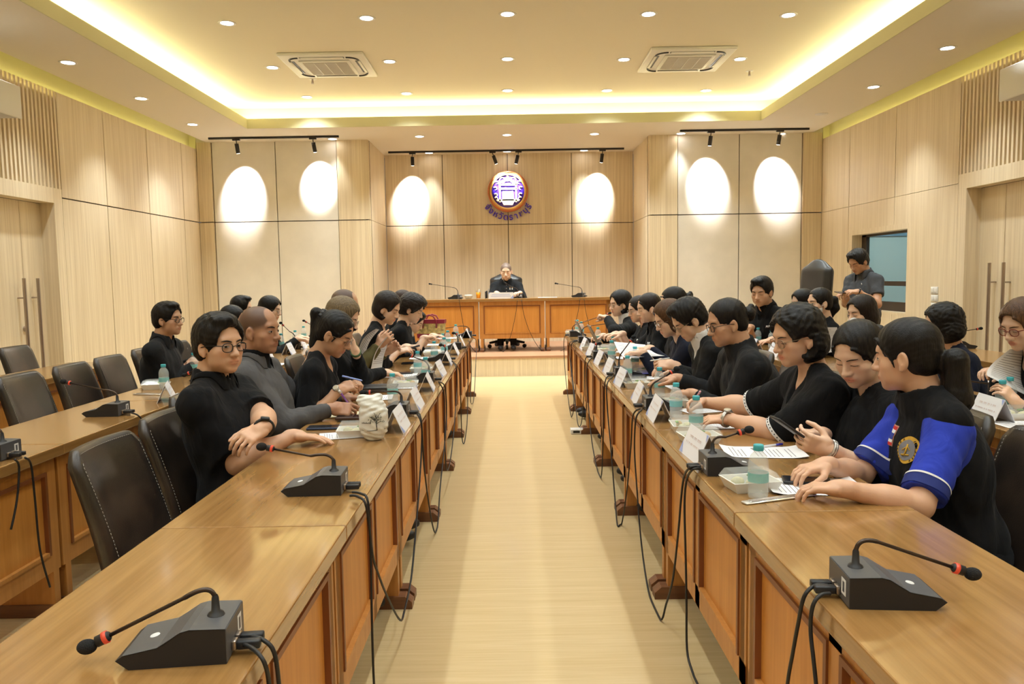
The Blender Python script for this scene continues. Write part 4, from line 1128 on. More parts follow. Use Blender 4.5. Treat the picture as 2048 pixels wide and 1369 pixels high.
    if mask:
        MP = [ell((0, .024, -.052), (.0675, .078, .060)), ell((0, .085, -.045), (.024, .030, .030), k=.02), ell((0, -.050, -.05), (.10, .072, .12), k=.003, op='-'), plane((0, .1, -.020), (0, .15, 1)), plane((0, .05, -.108), (0, 0, -1))]
        mv, mq = surf(MP, .004 * max(1, res * .8)); lp = MB()
        child('face_mask', [(W3(mv), mq, MATS['white_cotton'], None)])
        mb = MB()
        for s in (1, -1): mb.tube([W3(V(s * .060, .045, -.036)[None])[0] - base, W3(V(s * .074, .02, -.022)[None])[0] - base, W3(V(s * .085, -.015, -.006)[None])[0] - base], .0018, MATS['white_cotton'], 5)
        mb.build('mask_strap', B)
    if glasses:
        gm, gr = glasses; gm = MATS[gm]; mb = MB(); T = lambda x_, y_, z_: W3(V(x_, y_, z_)[None])[0] - base
        for s in (1, -1):
            n_ = 20; pts = [T(s * .0335 + .0235 * np.sign(math.cos(t)) * abs(math.cos(t)) ** .75, .094 - .006 * abs(math.cos(t)) * (1 if math.cos(t) * s > 0 else .3), -.004 + .0175 * np.sign(math.sin(t)) * abs(math.sin(t)) ** .8) for t in [2 * math.pi * i / n_ for i in range(n_ + 1)]]
            mb.tube(pts, gr, gm, 6)
            mb.tube([T(s * .056, .089, .004), T(s * .074, .070, .005), T(s * .0815, .02, .002), T(s * .083, -.012, -.006)], gr, gm, 6)
        mb.tube([T(-.011, .095, .0), T(0, .099, .003), T(.011, .095, .0)], gr, gm, 6)
        GO = mb.build('glasses', B)
        if res < 2.4:
            for s in (1, -1):
                lb = MB(); pts = [T(s * .0335 + .0225 * np.sign(math.cos(t)) * abs(math.cos(t)) ** .75, .0925, -.004 + .0168 * np.sign(math.sin(t)) * abs(math.sin(t)) ** .8) for t in [2 * math.pi * i / 16 for i in range(16)]]
                fw = Vector(R @ V(0, .0012, 0)); vs = [Vector(p) for p in pts] + [Vector(p) + fw for p in pts]
                lb.add(vs, [tuple(range(16)), tuple(reversed(range(16, 32)))] + [(i, (i + 1) % 16, 16 + (i + 1) % 16, 16 + i) for i in range(16)], M_LENS, False)
                lb.build('lens', GO)
    if watch:
        for (s, mm, kind) in watch:
            e, w = elb[s]; d = nrm(w - e); c0 = w - d * .002
            mb = MB(); up = info[s][2]; up = nrm(up - d * (up @ d)); sd_ = np.cross(d, up)
            pts = [c0 - base + (up * math.sin(t) * .9 + sd_ * math.cos(t)) * .0315 * S for t in [2 * math.pi * i / 18 for i in range(19)]]; rw = 1 + .16 * max(0, bulk - 1) / .2; pts = [c0 - base + (p - (c0 - base)) * rw for p in pts]
            mb.tube(pts, [.005] * 19, MATS[mm], 6)
            pts = [p + d * .007 for p in pts]; mb.tube(pts, [.005] * 19, MATS[mm], 6)
            mb.build('watch_strap' if kind != 'bracelet' else 'bracelet', B)
            if kind != 'bracelet':
                mb = MB(); cw = c0 - base + up * .0300 * rw * S + d * .003
                Mx = Matrix([[*(sd_[i], d[i], up[i]), cw[i]] for i in range(3)] + [[0, 0, 0, 1]])
                if kind == 'square': mb.bbox(-.017, .017, -.020, .020, -.003, .007, MATS[mm], .004, 2, M=Mx)
                else: mb.lathe([(.0001, .007), (.015, .007), (.017, .004), (.017, -.002)], MATS[mm], 20, Mx); mb.lathe([(.0001, .0075), (.013, .0075)], MATS['watch_dial'], 20, Mx)
                mb.build('watch', B)
    PEOPLE[key] = dict(B=B, base=base, hc=hc, R=R, nb=nb, U=U, TF=TF, Rt=Rt, T3=T3, sh=sh, elb=elb, F=F, S=S, GP=GP, GP0=GP0, hip=hip)
    return PEOPLE[key]
def badge(pk, dx, dz, draw, name='badge'):
    """flat mark laid on the chest: draw(mb, T) gets a transform from patch (x,z) metres to the cloth surface"""
    p = PEOPLE[pk]; c0 = p['nb'] + p['Rt'] * dx + p['U'] * dz
    def T(x, z, off=.0015):
        q = c0 + p['Rt'] * x + p['U'] * z; P = (q + p['TF'] * .30)[None]
        for _ in range(40):
            d = ev(p['GP'], P); P = P - p['TF'] * np.clip(d * .7, -.01, .03)[:, None]
        return P[0] + p['TF'] * off - p['base']
    mb = MB(); draw(mb, T); return mb.build(name, p['B'], fix=False)
for n_, c_, r_ in (('black_cotton', (.0055, .0055, .0065), .9), ('black_jacket', (.0065, .0065, .007), .8), ('navy_cotton', (.006, .008, .020), .85), ('grey_shirt', (.085, .081, .083), .75), ('charcoal_polo', (.060, .064, .072), .85), ('white_cotton', (.75, .74, .74), .8), ('olive_cotton', (.12, .10, .04), .85), ('royal_blue', (.022, .045, .42), .8), ('black_silk', (.016, .016, .018), .5), ('dark_trousers', (.006, .006, .007), .85), ('charcoal_black', (.009, .0095, .011), .8)):
    cloth(n_, c_, r_)
mat('black_frame', (.015, .013, .013), .3); mat('tortoise_frame', (.06, .022, .012), .25); mat('thin_metal', (.35, .27, .18), .3, metal=.8); mat('silver_band', (.55, .53, .50), .3, metal=.8); mat('black_band', (.015, .015, .016), .5); mat('watch_dial', (.5, .42, .28), .4); mat('jade_beads', (.05, .10, .03), .4); mat('red_frame', (.22, .03, .02), .3)
# ------------------------------------------------------------------ everyone in the room
A = lambda p: V(p.x, p.y, p.z)
def hY(px, py, Y): return A(AY(px, py, Y))
def hZ(px, py, z): return A(AZ(px, py, z))
RT, UPW = (1, 0, 0), (0, 0, 1)
GL, GR = 'people seated along the left tables', 'people seated along the right tables'
def seatL(key, label, px, py, Y, hipx=-1.13, **k):
    c = hY(px, py, Y); k.setdefault('yaw', -5)
    return person(key, label, c, body=k.pop('body', 0), hip=(hipx, c[1] + k.pop('hdy', 0)), group=GL, **k)
def seatR(key, label, px, py, Y, hipx=1.29, **k):
    c = hY(px, py, Y); k.setdefault('yaw', 183)
    return person(key, label, c, body=k.pop('body', 180), hip=(hipx, c[1] + k.pop('hdy', 0)), group=GR, **k)
LF, RF_ = (1, 0, -.05), (-1, 0, -.05)
# --- inner left row
seatL('P1', 'person in black polo shirt and black glasses, arms folded on table', 440, 690, 3.15, yaw=-32, pitch=2, body=-6, hipx=-1.15, bulk=1.18, fat=1.12, res=1.0, neck='collar', hair='full', glasses=('black_frame', .0019), sk='mid', hem=.80, gaze=.6, watch=[(-1, 'black_band', 'square')],
      hands=((hZ(588, 872, .785), (1, .12, -.12), (0, .1, 1), 'flat', (-.2, -.3, -1)), (hZ(528, 856, .865), (-.55, -.8, -.32), (.3, -.4, 1), 'relax', (.6, .4, -.6))))
seatL('P2', 'person with shaved grey hair in dark grey shirt, writing with purple pen', 520, 661, 3.78, yaw=-14, pitch=3, hipx=-1.18, bulk=1.12, fat=1.10, res=1.1, neck='collar', hair='buzz', recede=True, stub=.8, hc_col='grey', sk='dark', top='grey_shirt', sleeve='long', collar='grey_shirt', inner='black_cotton',
      hands=((hZ(664, 818, .795), (1, .05, -.10), (.1, -.75, .6), 'pen', (-.2, -.5, -1)), (hZ(690, 795, .79), (1, -.2, -.05), UPW, 'relax')))
seatL('P3', 'person with high ponytail and black scrunchie in black v-neck, holding pen', 670, 668, 4.15, yaw=-6, pitch=30, hipx=-1.12, fem=True, res=1.2, neck='vee', hair='pony', ponyz=.055, pony=.34, swing=0, scrunchie=True, glasses=('thin_metal', .0012), sk='tan', eyes='down', sleeve='mid', bulk=1.05, watch=[(1, 'silver_band', 'round')],
      hands=((hY(676, 783, 4.0), (.85, .3, .35), (0, -.6, .8), 'grip'), (hY(692, 772, 4.25), (.8, -.3, .25), (0, .3, 1), 'grip')))
seatL('P4', 'person with ash brown hair and glasses in black jacket, hand at cheek', 686, 636, 4.85, yaw=-2, pitch=22, hipx=-1.18, fem=True, res=1.5, neck='vee', hair='bob', hc_col='ash', glasses=('thin_metal', .0014), sk='light', eyes='down', sleeve='long', watch=[(-1, 'jade_beads', 'bracelet')],
      hands=((hY(772, 746, 5.05), (1, .1, -.15), UPW, 'relax'), (hY(712, 706, 4.72), (-.25, .1, 1), (.8, .3, 0), 'flat', (.5, .2, -1))))
seatL('P5', 'person with cropped hair in olive shirt, lifting sheets of paper', 690, 613, 5.40, yaw=-2, pitch=14, hipx=-1.2, res=1.7, neck='collar', hair='buzz', recede=True, stub=.9, sk='tan', top='olive_cotton', collar='olive_cotton', sleeve='long', eyes='down',
      hands=((hY(758, 690, 5.3), (.7, .2, .6), (.3, -.9, .2), 'hold'), (hY(772, 704, 5.55), (.8, -.1, .5), (.2, .8, .4), 'hold')))
seatL('P6', 'person with dark bob hair and long earring in black, using phone', 775, 617, 6.0, yaw=-10, pitch=24, hipx=-1.15, fem=True, res=1.7, neck='vee', hair='bob', ear_out=True, hc_col='dark_brown', sk='light', eyes='down', sleeve='mid', watch=[(1, 'thin_metal', 'bracelet')],
      hands=((hY(796, 704, 6.1), (.95, .2, .2), (0, -.4, .9), 'hold'), (hY(812, 694, 6.35), (.9, -.3, .1), UPW, 'type')))
seatL('P7', 'person with short fluffy dark hair in black, smiling down at phone', 825, 619, 6.9, yaw=-8, pitch=24, hipx=-1.13, fem=True, res=2.0, neck='crew', hair='fluffy', hc_col='dark_brown', sk='light', eyes='down', sleeve='mid', bulk=1.1,
      hands=((hY(848, 676, 7.0), (.95, .2, .1), UPW, 'hold'), (hY(866, 672, 7.25), (.9, -.3, 0), UPW, 'type')))
seatL('P8', 'person mostly hidden behind fluffy haired neighbour, brown hair tied up', 807, 606, 7.6, yaw=0, pitch=15, hipx=-1.2, fem=True, res=2.4, hair='bun', hc_col='brown', sk='light', sleeve='long')
seatL('P9', 'person with light shirt collar bending low beside the red handbag', 829, 643, 8.3, yaw=-5, pitch=32, hipx=-1.2, res=2.4, hair='short', sk='light', neck='jacket', sleeve='jacket', top='black_jacket', glasses=('thin_metal', .0014))
# --- second left row
seatL('Q1', 'person in black long sleeved shirt and glasses, arms folded, second left row', 337, 639, 5.65, hipx=-2.62, yaw=-8, pitch=2, res=1.5, neck='collar', hair='short', glasses=('black_frame', .0018), sk='tan', top='charcoal_black', sleeve='long', bulk=1.12, fat=1.05,
      hands=((hY(392, 728, 5.75), (.5, .8, 0), UPW, 'relax'), (hY(385, 722, 5.9), (.3, -.9, -.1), UPW, 'relax')))
seatL('Q2', 'person with straight black hair seen from behind the shaved head', 466, 640, 7.0, hipx=-2.62, yaw=5, pitch=8, res=2.2, fem=True, hair='bob', sk='light', sleeve='long')
seatL('Q3', 'person with receding black hair at back of second left row', 484, 617, 7.8, hipx=-2.78, yaw=10, pitch=8, res=2.4, hair='short', hairline=.02, sk='light', sleeve='long')
seatL('Q4', 'person with long black hair and thin glasses in black, second left row', 541, 619, 7.5, hipx=-2.6, yaw=0, pitch=12, res=2.0, fem=True, hair='long', len=.25, glasses=('thin_metal', .0012), sk='light', sleeve='long', top='black_jacket',
      hands=((hY(596, 678, 7.5), (1, .1, -.1), UPW, 'relax'), (hY(600, 675, 7.75), (1, -.2, 0), UPW, 'relax')))
# --- inner right row
seatR('R1', 'person in black vest over royal blue polo with flag patch, nearest on right', 1812, 712, 2.55, yaw=140, pitch=8, body=176, hipx=1.47, hdy=-.05, fem=True, res=1.0, sk='mid', hair='pony', ponyz=-.02, pony=.25, thick=1.25, hc_col='black', top='royal_blue', sleeve='short', hem=.86, vest='black_cotton', neck='crew', bulk=1.12,
      hands=((hZ(1652, 930, .80), (-1, -.25, -.12), (-.1, 0, 1), 'relax', (-.1, .3, -1)), (hZ(1684, 978, .785), (-1, .35, -.02), (0, 0, 1), 'relax', (.2, -.45, -1))))
seatR('R2', 'person in black ribbed top looking down at a phone in hand', 1716, 708, 2.92, yaw=212, pitch=26, body=188, hipx=1.42, fem=True, res=1.0, sk='light', hair='tied', pony=.16, hc_col='black', top='black_cotton', sleeve='mid', neck='crew', eyes='down', bulk=1.08, fat=1.08, watch=[(-1, 'silver_band', 'bracelet')],
      hands=((hY(1645, 868, 2.92), (-.8, -.35, .15), (.2, .1, 1), 'point', (.1, .5, -1)), (hY(1660, 900, 2.62), (-.95, .1, .30), (-.2, -.85, -.3), 'hold', (.2, -.4, -1))))
seatR('R3', 'person with curly black hair and thin glasses, black blouse with patterned cuffs', 1593, 674, 3.18, yaw=190, pitch=14, hipx=1.36, fem=True, res=1.05, sk='mid', hair='curly', ear_out=True, glasses=('thin_metal', .0012), sleeve='short', hem=.98, neck='vee', eyes='down', bulk=1.30, fat=1.10, inner=None, watch=[(-1, 'silver_band', 'round')],
      hands=((hZ(1412, 806, .80), (-1, -.1, -.08), (.1, .75, .65), 'pen', (.1, .5, -1)), (hZ(1455, 838, .79), (-1, .15, -.05), (0, -.2, 1), 'relax', (.1, -.4, -1))))
seatR('R4', 'person with black hair in bun and dark glasses, black jacket, leaning on table', 1453, 646, 3.98, yaw=185, pitch=15, hipx=1.34, res=1.25, sk='tan', fat=1.15, hair='bun', glasses=('black_frame', .0018), top='charcoal_black', sleeve='jacket', neck='stand', eyes='down', bulk=1.25,
      hands=((hY(1352, 757, 4.35), (-1, .1, -.1), UPW, 'flat'), (hY(1385, 788, 4.0), (-.6, .7, 0), UPW, 'relax')))
seatR('R5', 'person in black suit with white shirt bowing over a tablet with stylus', 1377, 640, 4.6, yaw=186, pitch=36, hipx=1.30, res=1.4, sk='light', hair='full', glasses=('thin_metal', .0013), top='black_jacket', sleeve='jacket', neck='jacket', eyes='down',
      hands=((hY(1345, 735, 4.9), (-1, -.2, 0), UPW, 'relax'), (hY(1348, 731, 4.55), (-1, .2, .1), (0, -.7, .7), 'pen')))
seatR('R6', 'person with reddish brown hair and glasses in navy jacket, reading papers', 1338, 638, 5.25, yaw=186, pitch=24, hipx=1.30, fem=True, res=1.6, sk='light', hair='bob', hc_col='auburn', glasses=('thin_metal', .0013), top='navy_cotton', sleeve='long', neck='crew', eyes='down',
      hands=((hY(1300, 697, 5.75), (-1, .1, 0), UPW, 'flat'), (hY(1284, 706, 5.3), (-1, .1, 0), UPW, 'relax')))
seatR('R7', 'person with black hair half hidden behind brown haired neighbour', 1346, 606, 6.05, yaw=180, pitch=12, hipx=1.36, fem=True, res=2.2, sk='light', hair='bun', sleeve='long')
seatR('R8', 'person with tied back brown hair in black polo with white logo', 1297, 617, 6.45, yaw=186, pitch=12, hipx=1.30, fem=True, res=1.7, sk='light', hair='tied', pony=.12, hc_col='dark_brown', sleeve='short', neck='collar', eyes='down',
      hands=((hY(1244, 668, 6.6), (-1, 0, -.1), UPW, 'type'), (hY(1262, 692, 6.2), (-1, .1, 0), UPW, 'relax')))
seatR('R9', 'person with glasses, face just visible beyond the tied hair neighbour', 1277, 619, 7.15, yaw=190, pitch=14, hipx=1.30, fem=True, res=2.0, sk='light', hair='bun', hc_col='dark_brown', glasses=('thin_metal', .0013), sleeve='short',
      hands=((hY(1232, 668, 7.2), (-1, 0, -.1), UPW, 'type'), (hY(1240, 672, 7.0), (-1, .1, 0), UPW, 'type')))
seatR('R10', 'person in black suit jacket raising a hand, farthest on right', 1240, 608, 7.75, yaw=195, pitch=8, hipx=1.25, fem=True, res=1.8, sk='light', hair='bob', ear_out=True, glasses=('thin_metal', .0013), top='black_jacket', sleeve='jacket', neck='jacket', eyes='down', scale=1.06,
      hands=((hY(1206, 672, 7.9), (-1, 0, -.1), UPW, 'type'), (hY(1214, 636, 7.6), (-.8, .2, .25), (-.3, 0, .9), 'fist', (.3, -.8, -.5))))
# --- second right row
seatR('S1', 'person in black polo with white logo looking down left, second right row', 1523, 584, 7.4, hipx=2.74, hdy=.15, yaw=228, pitch=14, body=205, res=1.6, sk='mid', hair='short', neck='collar', eyes='down', scale=1.14, fat=1.08, bulk=1.15,
      hands=((hY(1500, 655, 7.3), (-1, -.3, 0), UPW, 'grip'), (hY(1545, 680, 6.9), (-.8, -.3, -.1), UPW, 'flat')))
seatR('S2', 'person in white face mask with dark tied hair, second right row', 1638, 606, 6.5, hipx=2.76, yaw=190, pitch=4, fem=True, res=1.7, sk='light', hair='tied', pony=.14, mask=True, sleeve='long', neck='crew',
      hands=((hY(1640, 700, 6.2), (-1, 0, .4), UPW, 'hold'), (hY(1668, 695, 6.2), (-.8, 0, .5), UPW, 'hold')))
seatR('S3', 'person hidden behind the masked neighbour, only hair shows', 1604, 606, 7.3, hipx=2.85, yaw=185, pitch=8, fem=True, res=2.4, sk='light', hair='bob', sleeve='long')
seatR('S4', 'person with long straight brown hair in white face mask, second right row', 1722, 626, 5.6, hipx=2.72, yaw=196, pitch=10, fem=True, res=1.7, sk='light', hair='long', len=.22, hc_col='dark_brown', mask=True, sleeve='long', eyes='down')
seatR('S5', 'person with wavy black hair in navy jacket, back half turned', 1884, 650, 4.7, hipx=2.80, yaw=160, pitch=8, fem=True, res=1.4, sk='mid', hair='curly', top='navy_cotton', sleeve='long', neck='crew', bulk=1.1,
      hands=((hY(1800, 730, 4.9), (-1, 0, -.1), UPW, 'relax'), (hY(1860, 770, 4.5), (-1, 0, 0), UPW, 'relax')))
seatR('S6', 'person with chestnut hair and red glasses reading papers at right edge', 2046, 650, 3.75, hipx=2.78, yaw=192, pitch=20, fem=True, res=1.3, sk='light', hair='long', len=.12, hc_col='auburn', glasses=('red_frame', .0020), eyes='down', sleeve='long', top='black_jacket', neck='vee',
      hands=((hY(1998, 742, 3.9), (-.9, -.2, .1), (.1, .3, 1), 'hold'), (hY(2035, 808, 3.55), (-.6, .2, .75), (.5, -.8, .2), 'hold')))
# --- standing and chairing
c = hY(1716, 524, 8.4)
person('T1', 'person standing by booth window in charcoal polo, looking at a phone', c, yaw=205, pitch=30, body=205, hip=(c[0] + .10, c[1] + .02), hipz=.92, standing=True, scale=1.06, res=1.4, sk='tan', hair='full', neck='collar', top='charcoal_polo', collar='charcoal_polo', sleeve='short', eyes='down', watch=[(-1, 'black_band', 'round')],
       hands=((hY(1692, 588, 8.25), (-.8, -.45, 0), (.2, .3, .9), 'hold'), (hY(1716, 584, 8.1), (-.95, -.1, .05), (0, -.3, .9), 'hold')))
c = hY(1012, 543, 12.40)
person('C1', 'person in black high collared jacket seated at the head table', c, yaw=-92, pitch=16, body=-90, hip=(c[0], 12.52), hipz=SZ + .52, floor=SZ, scale=1.14, res=1.5, sk='light', hair='buzz', stub=.85, neck='stand', top='charcoal_black', sleeve='long', eyes='down', bulk=1.05,
       hands=((hY(993, 586, 12.08), (.5, -.8, -.1), (0, 0, 1), 'relax'), (hY(1040, 586, 12.06), (-.5, -.8, 0), (0, 0, 1), 'relax')))
# chairs under and behind people, and the empty ones
def chairs():
    e = ['nearest empty chair', 'second nearest empty chair']
    place_chair(-1.06, 2.58, 0, 'dark leather chair, nearest one at inner left tables, empty', G1)
    place_chair(-1.10, 3.12, 0, 'dark leather chair under person in black polo and glasses', G1)
    place_chair(-1.24, 3.70, 0, 'dark leather chair behind person in grey shirt', G1)
    for y, d in ((4.22, 'person with high ponytail'), (4.85, 'person with ash brown hair'), (5.45, 'person in olive shirt'), (6.0, 'person with dark bob hair'), (6.9, 'person with fluffy hair'), (7.6, 'person with brown tied up hair'), (8.35, 'person bending by the red handbag')):
        place_chair(-1.22, y, 0, 'dark leather chair behind ' + d, G1)
    for y, d in ((3.98, 'nearest, empty, cut by left edge'), (4.60, 'second from left edge, empty'), (5.15, 'third, empty, beyond the microphone'), (5.68, 'fourth, beside person with folded arms')):
        place_chair(-2.64 if y < 5.6 else -2.66, y, 0, 'dark leather chair at second left tables, ' + d, G2)
    for y, d in ((6.35, 'empty one past the folded arms'), (7.0, 'under person with straight black hair'), (7.55, 'under long haired person with glasses'), (8.1, 'under person with receding hair')):
        place_chair(-2.72, y, 0, 'dark leather chair at second left tables, ' + d, G2)
    place_chair(-4.05, 6.15, 0, 'dark leather chair by left wall cut by frame edge', G3); place_chair(-4.05, 6.75, 0, 'dark leather chair by the left wall doors, fully visible', G3)
    for y, d in ((1.80, 'nearest one, empty, at right edge'), (2.42, 'under person in black vest'), (2.92, 'under person with phone'), (3.30, 'under person with curly hair'), (3.98, 'under person with bun and jacket'), (4.6, 'under person in suit'), (5.25, 'under person in navy jacket with brown hair'), (5.85, 'under half hidden black haired person'), (6.45, 'under person in polo with logo'), (7.1, 'under person with glasses past polo'), (7.8, 'under person raising a hand')):
        place_chair(1.38 if y > 2.2 else 1.33, y, math.pi, 'dark leather chair at inner right tables, ' + d, G4)
    for y, d in ((3.75, 'under person with red glasses'), (4.28, 'empty one beside red glasses'), (4.75, 'under person in navy jacket with wavy hair'), (5.6, 'under long haired masked person'), (6.45, 'under masked person with tied hair'), (7.2, 'under mostly hidden person'), (7.75, 'under person in polo looking down')):
        place_chair(2.86, y, math.pi, 'dark leather chair at second right tables, ' + d, G5)
    place_chair(4.12, 5.55, math.pi, 'dark leather chair by right wall, farther one', G6); place_chair(4.12, 4.95, math.pi, 'dark leather chair by right wall, nearer one', G6)
chairs()
# ------------------------------------------------------------------ things on the tables
M_MT = mat('microphone_grey', (.085, .085, .09), .42); M_MS = mat('microphone_black', (.018, .018, .020), .45); M_REDR = mat('red_ring', (.50, .06, .03), .35, emit=(1, .08, .03), estr=.15)
M_FOAM = mat('black_foam', (.012, .012, .013), .95, bump=.5, bscale=500); M_NECK = mat('gooseneck_metal', (.07, .05, .04), .3, metal=.7); M_STK = mat('white_sticker', (.75, .75, .75), .6)
def mic(nb_, bend, head, z, side, lab, grp, hdy=0.0, rot=0.0, headr=.0135, y=None, ring=True):
    """side: heading (deg) towards the speaker"""
    N = AZ(nb_[0], nb_[1], z + .066) if y is None else AY(nb_[0], nb_[1], y)
    a = math.radians(side + rot); d = Vector((math.cos(a), math.sin(a), 0)); base = Vector((N.x, N.y, z)) - d * .032
    r = empty('gooseneck_microphone', base, a - math.pi); tag(r, lab, 'microphone', grp)
    Mi = Matrix.Rotation(-(a - math.pi), 4, 'Z') @ Matrix.Translation(-base)
    w = .062
    prof = [(0, 0), (0, .064), (-.062, .066), (-.078, .062), (-.100, .048), (-.118, .037), (-.178, .026), (-.190, .018), (-.168, 0)]
    m = MB(); m.prism(prof, -w, w, M_MS)
    for i in range(1, 6):
        (x0, z0), (x1, z1) = prof[i], prof[i + 1]
        e = .0012
        m.add([(x0, -w - e, z0 + e), (x1, -w - e, z1 + e), (x1, w + e, z1 + e), (x0, w + e, z0 + e)], [(0, 1, 2, 3)], M_MT, True)
    m.box(.0002, .0015, -w, w, .004, .064, M_MT)
    m.build('microphone_base', r)
    m = MB(); m.lathe([(.0001, .0015), (.008, .0015), (.009, 0)], M_STK, 16, Matrix.Translation((-.142, .0, .0335)) @ Matrix.Rotation(-.18, 4, 'Y')); m.build('talk_button', r)
    m = MB(); m.box(.0016, .002, .018, .044, .018, .052, M_STK); m.box(.0021, .0024, .026, .036, .024, .046, M_MT); m.build('sticker', r)
    for yy in (-.024, .004):
        m = MB(); m.bbox(.001, .010, yy - .010, yy + .010, .010, .028, M_METAL, .002); m.bbox(.010, .052, yy - .009, yy + .009, .010, .026, M_MS, .003); m.build('cable_plug', r)
    nb2 = Mi @ (Vector((N.x, N.y, z + .064)))
    bp = Mi @ AY(bend[0], bend[1], N.y); hp = Mi @ AY(head[0], head[1], N.y + hdy)
    m = MB(); m.lathe([(.017, 0), (.014, .006), (.008, .010), (.0065, .035), (.0045, .040)], M_MS, 16, Matrix.Translation(nb2)); m.build('neck_socket', r)
    up = nb2 + Vector((0, 0, .035)); dh = (hp - bp).normalized()
    pts = []
    c1 = Vector((up.x * .75 + bp.x * .25, up.y, max(bp.z, up.z + .03)))
    for i in range(10):
        t = i / 9; pts.append(up * (1 - t) ** 2 + c1 * 2 * t * (1 - t) + (bp + dh * .03) * t * t)
    rs = [.0048] * 10
    pts += [bp + dh * .035, hp - dh * .05]; rs += [.0038, .0038]
    m = MB(); m.tube(pts, rs, M_NECK, 8); m.build('gooseneck', r)
    m = MB(); m.tube([hp - dh * .052, hp - dh * .047, hp - dh * .028], [.007, .0105, .0105], M_MS, 12); m.tube([hp - dh * .048, hp - dh * .040], [.0115, .0115], M_REDR if ring else M_MS, 14); m.build('light_ring', r)
    m = MB(); m.ell(hp - dh * .010, (headr * 1.3, headr, headr), M_FOAM, 12, None); m.build('foam_windscreen', r)
    return r
GMA, GMB, GMC, GMD, GME = 'microphones on the inner left tables', 'microphones on the inner right tables', 'microphones on second left tables', 'microphones on outer right tables', 'microphones on the head table'
mic((432, 1230), (402, 1180), (163, 1300), TZ, 180, 'black gooseneck microphone nearest the camera on left table', GMA, -.05, 6)
mic((668, 942), (640, 916), (517, 893), TZ, 180, 'black gooseneck microphone beside folded arms person on left table', GMA, 0, 2)
mic((803, 806), (792, 783), (722, 786), TZ, 180, 'black gooseneck microphone just behind white plastic bag', GMA)
mic((858, 744), (846, 722), (812, 708), TZ, 180, 'black gooseneck microphone beyond the two tilted name cards', GMA)
mic((891, 706), (889, 692), (879, 690), TZ, 180, 'black microphone with short upright neck mid left table', GMA)
mic((916, 685), (912, 668), (905, 666), TZ, 180, 'black microphone with upright neck near far end of left table', GMA)
mic((938, 663), (925, 652), (857, 662), TZ, 180, 'black microphone with long level neck at far end of left table', GMA)
mic((1711, 1134), (1724, 1074), (1955, 1152), TZ, 0, 'black gooseneck microphone nearest the camera on right table', GMB, -.03, -5)
mic((1425, 907), (1434, 880), (1504, 858), TZ, 0, 'black gooseneck microphone beside the large clear water bottle', GMB)
mic((1301, 793), (1305, 768), (1357, 736), TZ, 0, 'black gooseneck microphone between name cards before curly haired person', GMB)
mic((1238, 734), (1239, 712), (1269, 672), TZ, 0, 'black gooseneck microphone pointing steeply up mid right table', GMB)
mic((1193, 702), (1195, 688), (1202, 687), TZ, 0, 'black microphone with short upright neck mid right table', GMB)
mic((1163, 673), (1170, 654), (1230, 645), TZ, 0, 'second farthest black microphone on the right table', GMB)
mic((1145, 662), (1151, 650), (1222, 626), TZ, 0, 'farthest black microphone on right table, at mouth of speaker', GMB)
mic((235, 805), (222, 783), (123, 763), TZ, 180, 'black gooseneck microphone before the empty chairs, second left row', GMC)
mic((5, 884), (-8, 862), (-70, 850), TZ, 180, 'black microphone cut off by the left edge, second left row', GMC)
mic((430, 745), (420, 727), (366, 752), TZ, 180, 'black microphone half hidden by person in black polo', GMC)
mic((592, 685), (584, 668), (560, 645), TZ, 180, 'black microphone before long haired person, second left row', GMC)
mic((632, 668), (626, 652), (606, 641), TZ, 180, 'black microphone with head seen beside the high ponytail', GMC)
mic((1890, 775), (1900, 757), (2004, 772), TZ, 0, 'black microphone behind the person in black vest', GMD)
mic((1912, 682), (1920, 664), (1964, 657), TZ, 0, 'black microphone by the right door beyond wavy haired person', GMD)
zh = SZ + HTZ
mic((916, 588), (909, 576), (858, 568), zh, 90, 'left microphone on the head table', GME, .12, 60, y=12.02, ring=False)
mic((1036, 585), (1030, 577), (1008, 565), zh, 90, 'middle microphone on head table before the seated chairman', GME, .12, 30, y=12.02, ring=False)
mic((1164, 586), (1159, 575), (1110, 567), zh, 90, 'right microphone on the head table', GME, .12, 60, y=12.02, ring=False)
# ---- cables, hanging on the aisle side of the tables
M_CAB = mat('black_cable', (.014, .013, .013), .5)
def cable(pts, X, lab, grp='black cables hanging from the microphones', r=.0042, y=None):
    P = []
    for q in pts:
        p = AX(q[0], q[1], X) if y is None else AY(q[0], q[1], y)
        if len(q) > 2 and q[2] == 't': p = AZ(q[0], q[1], TZ + .020)
        if p.z < .012: p = AZ(q[0], q[1], .006)
        P.append(p)
    # smooth with Catmull-Rom
    S_ = []
    for i in range(len(P) - 1):
        p0, p1, p2, p3 = P[max(i - 1, 0)], P[i], P[i + 1], P[min(i + 2, len(P) - 1)]
        for k in range(5):
            t = k / 5; S_.append(.5 * ((2 * p1) + (p2 - p0) * t + (2 * p0 - 5 * p1 + 4 * p2 - p3) * t * t + (3 * p1 - p0 - 3 * p2 + p3) * t ** 3))
    S_.append(P[-1])
    for q in S_: q.z = max(q.z, .006)
    o = S_[len(S_) // 2].copy(); m = MB(); m.tube([q - o for q in S_], r, M_CAB, 6)
    ob = m.build('microphone_cable', None, o); tag(ob, lab, 'cable', grp); return ob
XA, XB = X1L + .022, X1R - .022
cable([(497, 1273, 't'), (525, 1280, 't'), (548, 1305), (558, 1369), (564, 1460)], XA, 'right one of two cables from nearest left microphone')
cable([(488, 1290, 't'), (508, 1300, 't'), (528, 1325), (538, 1369), (542, 1460)], XA, 'left one of two cables from nearest left microphone')
cable([(705, 985, 't'), (722, 988, 't'), (736, 1005), (741, 1100), (743, 1200), (745, 1290), (748, 1369), (752, 1440)], XA, 'long straight cable below the second left microphone')
